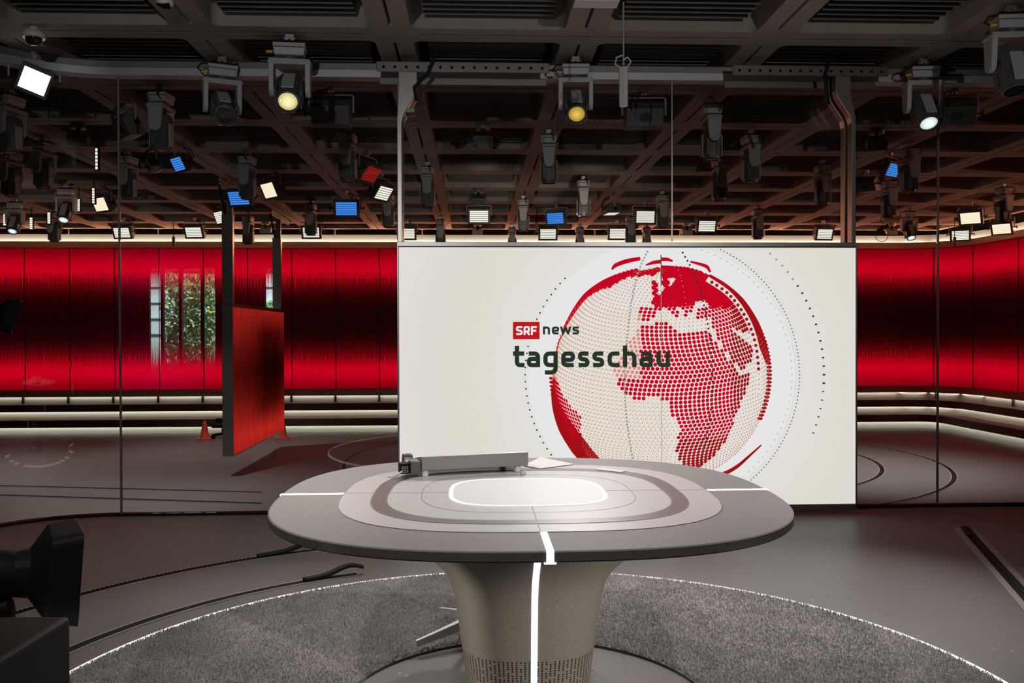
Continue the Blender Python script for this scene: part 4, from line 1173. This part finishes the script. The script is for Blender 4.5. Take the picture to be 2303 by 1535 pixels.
# tilt < 0 swings the lens towards the viewer when pan = 0
HEADS = [
 ('grey moving head with dark unlit lens left of the pale yellow lit one', 499, 128, 22, -58, None, 1.06),
 ('grey moving head with glowing pale yellow lens left of the white video wall', 652, 78, 6, -50, 'l_pale', 1.08),
 ('grey moving head with glowing deep yellow lens above the white video wall', 1294, 128, -3, -50, 'l_yellow', 1.0),
 ('grey moving head with glowing white lens right of the bent steel posts', 2075, 133, -6, -36, 'l_white', 1.03),
 ('big grey moving head with unlit lens in the upper right picture corner', 2272, 14, -6, -20, None, 1.06),
 ('pale grey moving head pointing straight down right of the left glass joint', 362, 193, 84, 0, None, 1.0),
 ('moving head pointing straight down under the boxy panel light left of the posts', 782, 287, 84, 0, None, 1.0),
 ('moving head pointing straight down below the deep yellow lit lamp', 1234, 292, 86, 0, None, 1.0),
 ('moving head pointing straight down left of the bent steel posts, higher of an overlapping pair', 1600, 222, 88, 0, None, 1.0),
 ('moving head pointing straight down, right neighbour of the overlapping pair near the bent posts', 1688, 292, 92, 0, None, 1.0),
 ('moving head pointing straight down, lower of the overlapping pair near the bent posts', 1618, 347, 88, 0, None, 1.0),
 ('moving head pointing straight down just right of the left screen post', 962, 365, 86, 0, None, 1.0),
 ('moving head pointing down left of the small blue reflection panel above the video wall', 1177, 440, 86, 0, None, 1.0),
 ('moving head pointing down between the blue reflection panel and the edge-on panel light', 1312, 396, 86, 0, None, 1.0),
 ('moving head pointing down between a square white panel light and the thin glass joint', 1490, 430, 88, 0, None, 1.0),
 ('moving head pointing down over the white cove, left of the right screen posts', 1704, 463, 90, 0, None, 1.0),
 ('dark moving head dipping behind the video wall edge, touching a white panel light there', 1418, 478, 88, 0, None, 1.0),
 ('moving head half hidden by the video wall edge, nearest the thin glass joint', 1454, 505, 88, 0, None, 1.0),
 ('moving head half hidden by the video wall edge, right of the small blue reflection panel', 1304, 505, 88, 0, None, 1.0),
 ('moving head half hidden by the video wall edge, straight above the globe picture\'s red logo', 1152, 505, 88, 0, None, 1.0),
 ('moving head half hidden by the video wall edge, nearest to the left screen post', 991, 487, 86, 0, None, 1.0),
 ('moving head pointing down right in front of a lit white panel light over the cove', 699, 450, 86, 0, None, 1.0),
 ('moving head pointing down left of the left screen post, below the tilted panel lights', 873, 426, 86, 0, None, 1.0),
 ('moving head pointing down beside the blue reflection panel above the red hanging screen', 556, 340, 82, 0, None, 1.0),
 ('dark moving head pointing down over the white cove beside the hangers of the red screen', 558, 478, 86, 0, None, 1.0),
 ('moving head pointing down just right of the left glass joint, dark against the ceiling', 287, 340, 80, 0, None, 1.0),
 ('dark moving head pointing down behind the curved glass, below the bright white panel light', 98, 308, 76, 0, None, 1.0),
 ('shadowy moving head pointing down at the left picture edge behind the curved glass', 22, 200, 74, 0, None, 1.0),
 ('shadowy moving head at the left picture edge, lower than its shadowy neighbour', 24, 330, 74, 0, None, 1.0),
 ('moving head with white lit lens just over the cove at the left picture edge', 34, 447, 4, -32, 'l_white', 1.0),
 ('moving head with white lit lens left of the cream panel light behind the curved glass', 149, 415, 4, -34, 'l_white', 1.0),
 ('dark moving head pointing down over the cove between the two white lit lenses', 122, 470, 78, 0, None, 1.0),
 ('moving head with white lit lens over the cove right of the bent posts', 2044, 468, -4, -32, 'l_white', 1.0),
 ('moving head pointing down at the right picture edge above a cream panel light', 2256, 413, 100, 0, None, 1.0),
 ('moving head pointing down below the larger blue reflection panel right of the posts', 1998, 398, 96, 0, None, 1.0),
 ('moving head pointing down just right of the larger blue reflection panel', 2044, 322, 96, 0, None, 1.0),
 ('moving head pointing down just left of the right screen posts', 1850, 360, 92, 0, None, 1.0),
]
for H in HEADS: place_head(*H)

# ------------------------------------------------------------------ panel lights
PG = 'panel lights on the ceiling'
def make_panel():
    t = thing('panel_light', 'proto', 'lamp', group=PG)       # origin at the clamp, lit face looks to -Y
    b = MB(); b.box(-0.03, 0.03, -0.03, 0.03, -0.055, 0.0); b.build('clamp', M_['chrome'], t, bevel=0.004)
    b = MB(); b.cyl((0, 0, -0.08), (0, 0, -0.04), 0.014, n=10)
    b.tube([(-0.225, 0, -0.27), (-0.225, 0, -0.10), (-0.21, 0, -0.085), (0.21, 0, -0.085), (0.225, 0, -0.10), (0.225, 0, -0.27)], 0.010, 8)
    b.build('bracket', M_['lamp'], t)
    hd = MB()
    f_ = [(-0.205, -0.06, -0.14), (0.205, -0.06, -0.14), (0.205, -0.06, 0.14), (-0.205, -0.06, 0.14)]
    m_ = [(-0.205, 0.0, -0.14), (0.205, 0.0, -0.14), (0.205, 0.0, 0.14), (-0.205, 0.0, 0.14)]
    k_ = [(-0.19, 0.10, -0.09), (0.19, 0.10, -0.09), (0.19, 0.10, 0.09), (-0.19, 0.10, 0.09)]
    hd.loft([f_, m_, k_], False, True, True)
    h = hd.build('housing', M_['lamp_dark'], t, bevel=0.006, loc=(0, 0, -0.28))
    b = MB(); b.add([(-0.165, -0.0615, -0.105), (0.165, -0.0615, -0.105), (0.165, -0.0615, 0.105), (-0.165, -0.0615, 0.105)], [(0, 1, 2, 3)])
    b.build('lit_face', M_['p_white'], h, uvs=[(0, 0), (1, 0), (1, 1), (0, 1)], recalc=False)
    b = MB()
    for i in range(7):
        hh = 0.055 - abs(i - 3)*0.009
        b.box(-0.065 + i*0.018, -0.055 + i*0.018, 0.100, 0.104, -hh, hh)
    b.build('vent_slots', M_['black'], h)
    for s_ in (-1, 1):
        b = MB(); b.cyl((s_*0.205, 0, 0), (s_*0.262, 0, 0), 0.010, n=10); b.cyl((s_*0.262, 0, 0), (s_*0.275, 0, 0), 0.030, n=12); b.build('knob', M_['black'], h)
    b = MB(); b.box(0.082, 0.105, 0.10, 0.118, 0.0, 0.05); b.build('plug', M_['blue_plug'], h)
    b = MB(); b.tube([(0.02, 0.02, -0.03), (0.07, 0.10, -0.10), (0.09, 0.14, -0.20), (0.094, 0.115, -0.235)], 0.008, 8)
    b.tube([(0.03, 0.02, -0.03), (0.12, 0.10, -0.07), (0.15, 0.14, -0.18), (0.14, 0.11, -0.25)], 0.008, 8); b.build('cable', M_['rubber'], t)
    return t
pproto = make_panel(); pused = [False]
pmesh = {'p_white': child(child(pproto, 'housing')[0], 'lit_face')[0].data}; pbase = pmesh['p_white']
def place_panel(label, px, py, rz=0.0, tilt=25.0, face='p_white', scale=1.0, roll=0.0, wide=1.0):
    """px, py: centre of the housing in the photo; it hangs 0.28 below the ceiling"""
    if not pused[0]: o = pproto; pused[0] = True
    else: o = copy_tree(pproto)
    p = P(px, py, z=CZ - 0.28*scale)
    o.location = (p.x, p.y, CZ); o.rotation_euler = (0, 0, R(rz)); o.scale = (scale,)*3; o['label'] = label
    h = child(o, 'housing')[0]; h.rotation_euler = (R(tilt), R(roll), 0); h.scale = (wide, 1, 1)
    ln = child(h, 'lit_face')[0]
    key = face
    if key not in pmesh:
        if True:
            me = pbase.copy(); me.materials.clear(); me.materials.append(M_[face]); pmesh[key] = me
    ln.data = pmesh[key]
    return o
M_['p_off'] = mat('panel_off', (0.35, 0.34, 0.33), 0.4)
PANELS = [
 ('bright white square panel light tilted at the rail in the upper left corner', 78, 180, 30, 25, 'p_bright', 0.86, 18, 0.72),
 ('cream lit panel light turned left, above the red hanging screen', 612, 425, -48, 25, 'p_warm', 1.0),
 ('panel light seen from the side, thin lit edge, left of the left screen post', 857, 430, 62, 35, 'p_white', 1.0),
 ('panel light with dull red face tilted beside the left screen post', 828, 386, 66, 40, 'p_red', 1.0),
 ('white panel light over the cove crossed by the left glass joint', 277, 521, -8, 25, 'p_white', 1.0),
 ('white panel light over the cove between left glass joint and red screen hangers', 438, 520, -8, 25, 'p_white', 1.0),
 ('white panel light half hidden by the near hanger of the red screen', 500, 487, -50, 20, 'p_white', 1.0),
 ('white panel light over the cove mostly hidden by a moving head pointing down', 701, 521, -2, 20, 'p_white', 1.0),
 ('white panel light over the cove partly hidden by the left screen post', 915, 524, 0, 15, 'p_white', 1.0),
 ('square white panel light with LED rows left of the small blue reflection panel', 1077, 486, 0, 12, 'p_white', 1.0),
 ('white panel light over the cove below the small blue reflection panel', 1232, 525, 0, 15, 'p_white', 1.0),
 ('white panel light over the cove below the edge-on panel light', 1388, 524, 0, 15, 'p_white', 1.0),
 ('square white panel light with LED rows just left of the thin glass joint', 1450, 487, 2, 12, 'p_white', 1.0),
 ('white panel light above the video wall just right of the thin glass joint', 1588, 507, 4, 18, 'p_white', 1.0),
 ('white panel light over the cove touching the right screen posts', 1852, 525, 8, 18, 'p_white', 1.0),
 ('cream panel light turned sideways, highest of the three at the right cove', 2184, 488, -42, 25, 'p_warm', 1.0),
 ('cream panel light crossed by a hanging antenna at the right cove', 2160, 527, -30, 25, 'p_white', 1.0),
 ('cream panel light below the moving head at the right picture edge', 2254, 512, -45, 28, 'p_warm', 1.0),
 ('cream panel light left of the left glass joint behind the curved glass', 232, 457, -35, 25, 'p_warm', 1.0),
 ('blue glass reflection built as panel, turned left, beside the pale grey straight-down moving head', 407, 366, -46, 28, 'p_blue_refl', 0.8),  # blue entries are reflections in the glass, added as glowing panels
 ('blue glass reflection built as panel above the red hanging screen, beside its near hanger', 541, 443, -18, 25, 'p_blue_refl', 1.0),
 ('wide blue glass reflection built as panel, bright rows, left of the left screen post', 780, 468, 0, 15, 'p_blue_refl', 1.05),
 ('small blue glass reflection built as panel, bright rows, above the video wall', 1251, 490, -25, 14, 'p_blue_refl', 0.95),
 ('larger tilted blue glass reflection built as panel right of the right screen posts', 2003, 380, 34, 28, 'p_blue_refl', 0.8),
 ('blue glass reflection built as panel, showing between and beside the right screen posts', 1911, 420, 40, 20, 'p_blue_refl', 0.75),
 ('unlit grey panel light seen from behind left of the left screen post', 745, 256, 180, -18, 'p_off', 0.95),
 ('unlit grey panel light seen from behind, centre of the ceiling above the video wall', 1448, 262, 176, -18, 'p_off', 0.95),
 ('unlit grey panel light seen from behind, right of the white lit moving head', 2146, 258, 166, -22, 'p_off', 0.95),
 ('unlit grey panel light seen slantwise right behind the left glass joint', 290, 283, 128, -30, 'p_off', 0.95),
 ('dark unlit panel light under the pale grey straight-down moving head', 346, 368, 118, -30, 'p_off', 0.8),
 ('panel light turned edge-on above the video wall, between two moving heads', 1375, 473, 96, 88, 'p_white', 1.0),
 ('dark unlit panel light right beside the right screen posts', 1950, 416, 130, -30, 'p_off', 0.8),
]
for a in PANELS: place_panel(*a)

# narrow white reflections in the curved glass, built as added glowing strips
SG = 'narrow strip reflections of the curved glass'
def strip_reflection(label, px, py, hpx, wpx, rz, z):
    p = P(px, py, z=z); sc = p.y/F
    t = thing('strip_reflection', label, 'lamp', (p.x, p.y, CZ), R(rz), SG)
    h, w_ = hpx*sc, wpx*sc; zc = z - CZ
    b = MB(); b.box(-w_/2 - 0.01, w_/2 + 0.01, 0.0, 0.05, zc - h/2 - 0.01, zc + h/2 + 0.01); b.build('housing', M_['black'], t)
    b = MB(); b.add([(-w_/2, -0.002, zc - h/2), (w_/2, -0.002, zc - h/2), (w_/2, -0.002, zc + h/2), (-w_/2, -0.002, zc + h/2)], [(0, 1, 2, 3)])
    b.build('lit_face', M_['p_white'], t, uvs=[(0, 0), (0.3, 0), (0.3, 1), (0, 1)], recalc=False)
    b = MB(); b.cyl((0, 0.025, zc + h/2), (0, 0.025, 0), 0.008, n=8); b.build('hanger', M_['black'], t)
for lab, px, py, h, w_ in (('narrow white reflection strip at the far left picture edge', 11, 494, 25, 7), ('narrow white reflection strip between the left edge moving head and its dark neighbour', 70, 502, 26, 6), ('narrow white reflection strip beside the dark straight-down moving head', 110, 490, 25, 6), ('narrow white reflection strip left of the cream panel light', 176, 461, 27, 7), ('narrow white reflection strip touching the cream panel light', 210, 440, 34, 5)):
    strip_reflection(lab, px, py, h, w_, 0, CZ - 0.30)
strip_reflection('tall white reflection strip high behind the curved glass', 217, 357, 48, 5, 0, CZ - 0.30)

# ------------------------------------------------------------------ small ceiling devices
def sensor(label, px, py, rz=0, tilt=20, m='lamp_dark', fm='lamp', z=CZ):
    t = thing('ceiling_sensor', label, 'sensor', P(px, py, z=z), R(rz), 'box sensors on the ceiling')
    b = MB(); b.cyl((0, 0, -0.06), (0, 0, 0), 0.085, n=20); b.build('mount', M_[m], t, bevel=0.004)
    b = MB(); b.cyl((0, 0, -0.15), (0, 0, -0.06), 0.028, n=12); b.build('stem', M_['black'], t)
    b = MB(); Mt = Matrix.Translation((0, 0, -0.19)) @ Matrix.Rotation(R(tilt), 4, 'X'); b.box(-0.115, 0.115, -0.05, 0.09, -0.05, 0.05, Mt); bx = b.build('box', M_[m], t, bevel=0.008)
    b = MB(); b.box(-0.06, 0.06, -0.03, 0.07, -0.053, -0.050, Mt); b.build('lens_plate', M_[fm], bx)
sensor('dim box sensor on the ceiling right of the left screen post', 1086, 280, 0, -8)
sensor('tilted box sensor on the ceiling right of the bent steel posts', 1972, 290, -10, 35)
sensor('brown lit box sensor above the square white panel light', 1076, 425, 0, 30)
sensor('red lit box sensor over the cove beside the far hanger of the red screen', 597, 498, 0, 28, 'white_plastic', 'white_plastic')
sensor('red lit box sensor over the cove below the square white panel light', 1074, 502, 0, 20, 'white_plastic', 'white_plastic')
sensor('red lit box sensor over the cove right of the thin glass joint', 1545, 502, 0, 28, 'white_plastic', 'white_plastic')
sensor('red lit box sensor over the cove right of the right screen posts', 2006, 502, -6, 28, 'white_plastic', 'white_plastic')
sensor('box sensor on the dark ceiling behind the curved glass', 176, 278, 10, 25)

p = P(76, 62, z=CZ)
t = thing('dome_camera', 'white dome camera under the ceiling in the upper left corner', 'camera', p)
b = MB(); b.lathe([(0.035, 0.0), (0.035, -0.03), (0.085, -0.035), (0.09, -0.075), (0.08, -0.085)], 28); b.build('housing', M_['white_plastic'], t)
b = MB(); b.lathe([(0.062, -0.08), (0.060, -0.10), (0.046, -0.125), (0.02, -0.138), (0.002, -0.14)], 24); b.build('dome', M_['lens_dark'], t)
t = thing('smoke_detector', 'white ribbed smoke detector at the top picture edge on a ceiling beam', 'detector', P(371, -4, z=CZ))
b = MB(); b.lathe([(0.05, 0), (0.055, -0.02), (0.06, -0.03), (0.055, -0.05), (0.03, -0.06)], 24); b.build('body', M_['white_plastic'], t)
b = MB()
for i in range(5): b.box(-0.045 + 0.004*i, 0.045 - 0.004*i, -0.045 + i*0.018, -0.039 + i*0.018, -0.064, -0.05)
b.build('ribs', M_['black'], t)
t = thing('hanging_antenna', 'white paddle antenna hanging on a rod in front of the rail above the video wall', 'antenna', P(1402, 4, z=CZ))
b = MB(); b.cyl((0, 0, -0.46), (0, 0, 0), 0.007, n=10); b.build('rod', M_['alu'], t)
b = MB(); b.box(-0.03, 0.03, -0.022, 0.022, -0.76, -0.47, Matrix.Rotation(R(-30), 4, 'Z')); b.build('paddle', M_['white_plastic'], t, bevel=0.012, seg=3)
b = MB(); b.tube([(0.0, 0.01, -0.38), (-0.05, 0.01, -0.40), (-0.06, 0.01, -0.45), (-0.02, 0.0, -0.48), (0.03, 0.0, -0.47), (0.055, 0, -0.43), (0.03, 0, -0.40), (0.0, 0, -0.42)], 0.006, 8); b.build('cable', M_['white_plastic'], t)
t = thing('junction_box', 'white junction box on a ceiling beam at the top picture edge', 'box', P(1340, -4, z=CZ))
b = MB(); b.box(-0.16, 0.16, -0.09, 0.06, -0.05, 0.0); b.build('body', M_['white_plastic'], t, bevel=0.004)
b = MB(); b.box(-0.12, 0.12, -0.092, -0.09, -0.04, -0.01); b.build('cover', M_['alu'], t)
for lab, px, py, drop in (('dark antenna hanging over the cove between two white panel lights on the left', 390, 496, 0.34), ('dark antenna hanging in front of the crossed cream panel light on the right', 2147, 490, 0.40), ('thin black rod hanging left of the small blue reflection panel above the video wall', 1207, 470, 0.26)):
    t = thing('hanging_antenna', lab, 'antenna', P(px, py, z=CZ), group='dark antennas by the cove')
    b = MB(); b.cyl((0, 0, -drop), (0, 0, 0), 0.008, n=8); b.build('rod', M_['black'], t)
    b = MB(); b.box(-0.03, 0.03, -0.015, 0.015, -drop - 0.2, -drop); b.build('paddle', M_['lamp_dark'], t, bevel=0.006)
# wand and looped cable hanging right of the posts
p = P(1985, 484, z=CZ)
t = thing('hanging_cable', 'looped black cable and wand hanging over the cove right of the posts', 'cable', p)
b = MB(); b.tube([(0, 0, 0), (-0.05, 0, -0.10), (0.02, 0, -0.18), (-0.04, 0, -0.25)], 0.008, 6)
b.tube([(-0.02 + 0.14*math.sin(2*PI*i/16), 0, -0.40 + 0.14*math.cos(2*PI*i/16)) for i in range(17)], 0.006, 6); b.build('loop', M_['rubber'], t)
b = MB(); b.box(-0.14, 0.14, -0.02, 0.02, -0.035, 0.035, Matrix.Translation((0.0, 0, -0.27)) @ Matrix.Rotation(R(-32), 4, 'Y')); b.build('wand', M_['rubber'], t, bevel=0.01)
# hooks on the cove edge
for k in range(9):
    xh = -9.4 + 2.05*k
    t = thing('cove_hook', 'small T-shaped hook in the dark gap above the white cove', 'hook', (xh, 21.2, 4.36), group='hooks above the white cove')
    b = MB(); b.cyl((0, 0, -0.42), (0, 0, 0), 0.016, n=8); b.build('stem', M_['lamp'], t)
    b = MB(); b.box(-0.10, 0.10, -0.02, 0.02, -0.30, -0.27); b.build('bar', M_['lamp'], t)

# ------------------------------------------------------------------ cones and cart by the bench
def cone(label, x, y):
    t = thing('traffic_cone', label, 'cone', (x, y, -0.68), group='traffic cones at the red hanging screen')
    b = MB(); b.prism(rrect(-0.145, 0.145, -0.145, 0.145, 0.03), 0, 0.022); b.build('foot', M_['cone'], t, bevel=0.005)
    b = MB(); b.lathe([(0.105, 0.022), (0.10, 0.035), (0.085, 0.12), (0.068, 0.20), (0.050, 0.30), (0.034, 0.385), (0.028, 0.40), (0.018, 0.40)], 24); b.build('body', M_['cone'], t)
    b = MB(); b.lathe([(0.0722, 0.20), (0.0534, 0.29)], 24, caps=False); b.build('band', M_['cone_band'], t)
cone('orange traffic cone left of the red hanging screen', -5.813, 19.55)
cone('orange traffic cone under the far right corner of the red hanging screen', -4.154, 19.60)
p = P(487, 985, z=-0.68)
t = thing('office_chair', 'black office chair half hidden behind the steel edge of the red hanging screen', 'chair', (p.x + 0.14, p.y, -0.68))
for i in range(5):
    a = R(72*i + 20)
    b = MB(); b.tube([(0, 0, 0.10), (0.16*math.cos(a), 0.16*math.sin(a), 0.085), (0.26*math.cos(a), 0.26*math.sin(a), 0.06)], [0.028, 0.022, 0.018], 8); lg = b.build('leg', M_['black'], t)
    b = MB(); b.cyl((0.26*math.cos(a) - 0.02*math.sin(a), 0.26*math.sin(a) + 0.02*math.cos(a), 0.03), (0.26*math.cos(a) + 0.02*math.sin(a), 0.26*math.sin(a) - 0.02*math.cos(a), 0.03), 0.03, n=12); b.build('wheel', M_['black'], lg)
b = MB(); b.cyl((0, 0, 0.08), (0, 0, 0.24), 0.03, n=12); b.build('column', M_['black'], t)
b = MB(); b.box(-0.20, 0.20, -0.2, 0.2, 0.24, 0.33); b.build('seat', M_['black'], t, bevel=0.03, seg=3)
b = MB(); b.box(-0.2, 0.2, 0.14, 0.2, 0.30, 0.42); b.build('backrest', M_['black'], t, bevel=0.02, seg=3)

# ------------------------------------------------------------------ studio cameras in the foreground and at the left edge
def rring(w_, h_, r, y, bow=0.0):
    return [(x, y + bow*((x/w_)**2 + (z/h_)**2), z) for x, z in rrect(-w_, w_, -h_, h_, r, 4)]
def studio_camera(label, loc, rz, ped_h, lens_tilt=0.0, col=True):
    t = thing('studio_camera', label, 'camera', loc, R(rz))     # lens looks along +X
    Mh = Matrix.Translation((0, 0, 0)) @ Matrix.Rotation(R(lens_tilt), 4, 'Y')
    def rr2(w_, h_, r, x): return [(x, y, z) for y, z in rrect(-w_, w_, -h_, h_, r, 4)]
    b = MB(); b.loft([rr2(0.055, 0.055, 0.05, -0.02), rr2(0.065, 0.06, 0.05, 0.02), rr2(0.112, 0.105, 0.025, 0.06), rr2(0.122, 0.118, 0.022, 0.13), rr2(0.110, 0.106, 0.02, 0.13), rr2(0.06, 0.055, 0.04, 0.03)], False, True, True, Mh)
    b.build('lens_hood', M_['black'], t, bevel=0.003)
    b = MB(); b.lathe([(0.050, -0.16), (0.054, -0.15), (0.054, -0.08), (0.060, -0.075), (0.060, -0.03), (0.055, 0.0)], 28, Mh @ Matrix.Rotation(R(90), 4, 'Y')); br = b.build('lens_barrel', M_['black'], t)
    b = MB(); b.lathe([(0.0612, -0.056), (0.0612, -0.050)], 28, Mh @ Matrix.Rotation(R(90), 4, 'Y'), caps=False); b.build('green_ring', mat('green_ring', (0.06, 0.10, 0.03), 0.5), br)
    b = MB(); b.tube([(-0.10, 0.0, -0.06), (-0.06, -0.01, -0.085), (-0.02, -0.02, -0.075)], 0.03, 10); b.build('zoom_drive', M_['black'], t)
    b = MB(); b.box(-0.46, -0.15, -0.07, 0.07, -0.09, 0.10); b.build('body', M_['black'], t, bevel=0.012)
    b = MB(); b.box(-0.38, -0.20, -0.06, 0.06, -0.135, -0.09); b.build('pan_head', M_['black'], t, bevel=0.006)
    if col:
        b = MB(); b.cyl((-0.29, 0, 0.02 - loc[2]), (-0.29, 0, -0.13), 0.035, n=14); b.cyl((-0.29, 0, 0.0 - loc[2]), (-0.29, 0, 0.03 - loc[2]), 0.08, n=24); b.build('column', M_['black'], t)
    return t
h_ = P(100, 1288, y=2.3)
studio_camera('black studio camera lens with square hood reaching in at the lower left', (h_.x - 0.06, 2.3, h_.z), 28, 1.0, 4)
bx1 = P(160, 1384, y=1.80); bx0 = P(0, 1476, y=1.56)
t = thing('camera_pedestal', 'dark grey box pedestal under the studio camera in the lower left corner', 'pedestal', (bx1.x - 0.25, 1.6, 0))
ang = math.atan2(bx1.y - bx0.y, bx1.x - bx0.x)
zt = bx1.z
Mt = Matrix.Translation((bx1.x - (bx1.x - 0.25), bx1.y - 1.6, 0)) @ Matrix.Rotation(ang, 4, 'Z')
M_['box_grey'] = mat('dark_grey_case', (0.022, 0.023, 0.025), 0.5, spec=0.3)
b = MB(); b.box(-0.85, 0.0, 0.0, 0.45, 0.03, zt, Mt); b.build('cabinet', M_['box_grey'], t, bevel=0.010, seg=3)
b = MB(); b.box(-0.83, -0.02, 0.02, 0.43, 0.0, 0.03, Mt); b.build('plinth', M_['black'], t)
b = MB(); b.box(-0.60, -0.20, 0.10, 0.35, zt, zt + 0.004, Mt); b.build('top_plate', M_['steel_dark'], t)
c2 = P(24, 701, y=6.0)
studio_camera('black camera with tilted square hood peeking in at the left picture edge', (c2.x - 0.10, 6.0, c2.z), 24, 1.6, 16, True)

# ------------------------------------------------------------------ studio lighting and added fill spots
def aim(name, px, py, drop, target, power, angle, blend=0.6, col=(1, 0.97, 0.93)):
    p = P(px, py, z=CZ); spot(name, (p.x, p.y, CZ - drop), target, power, angle, blend, col)
WH = (1.0, 0.965, 0.93)
spot('spot_key_desk', (-1.5, 0.3, 3.85), (TX, TY, 0.9), 170, 58, 0.7, (1, 0.95, 0.92), 0.06)
spot('spot_key_desk', (2.0, 0.3, 3.85), (TX, TY, 0.9), 170, 58, 0.7, (1, 0.94, 0.95), 0.06)
spot('spot_top_desk', (TX, 3.2, 3.9), (TX, TY, 0.9), 12, 70, 0.9, (1, 0.97, 0.96), 0.08)
spot('spot_floor_right', (3.2, 3.4, 3.6), (2.1, 5.2, 0.0), 330, 44, 1.0, (1, 0.97, 0.95), 0.06)
for lx, ly, tx, ty, pw in ((-1.45, 7.25, -0.9, 4.2, 330), (0.86, 7.45, 0.6, 4.0, 330), (3.85, 7.4, 1.8, 4.4, 330)):
    spot('spot_back_rig', (lx, ly, 3.35), (tx, ty, 0.0), pw, 60, 1.0, WH, 0.08)
for x in (-7.54, 0.125, 1.66):
    spot('fill_back_wall', (x, 11.0, 3.05), (x, 21.6, 3.0), 90, 60, 1.0, (1, 0.86, 0.72), 0.08)  # added fill for the dark wall trim, no lamp known there
for sx_ in (-1, 1):
    spot('spot_floor_left', (-1.2, 6.9, 3.6), (-2.2, 6.4, 0), 110, 80, 1.0, WH, 0.08) if sx_ < 0 else None
    spot('fill_side_rug', (TX + sx_*3.3, 2.6, 3.8), (TX - sx_*0.2, 4.9, 0.0), 230, 50, 1.0, WH, 0.08)  # side spots added to fill the desk's shadow on the rug
spot('fill_lamp_fronts', (-1.15, -0.6, 3.1), (-1.6, 7.8, 3.4), 280, 44, 0.9, (0.95, 0.97, 1.0), 0.05)  # unseen fill behind the camera, added to brighten the hanging lamps
spot('fill_lamp_fronts', (2.6, -0.6, 3.1), (2.2, 7.8, 3.4), 280, 44, 0.9, (1.0, 0.97, 0.95), 0.05)
spot('fill_pedestal', (TX - 2.4, 0.6, 1.0), (TX, TY, 0.35), 330, 16, 0.9, (1, 0.93, 0.82), 0.04)  # low unseen pair of spots, added to brighten the pedestal
spot('fill_pedestal', (TX + 2.4, 0.6, 1.0), (TX, TY, 0.35), 330, 16, 0.9, (1, 0.93, 0.82), 0.04)
for x, y, pw in ((-4.6, 12.2, 560), (-8.5, 14.5, 560), (6.3, 14.2, 1000), (1.5, 13.5, 240), (-4.9, 17.6, 330)):
    spot('spot_back_floor', (x, y, 3.5), (x + 0.2, y + 0.4, -0.68), pw, 88, 0.95, (1, 0.97, 0.93), 0.05)
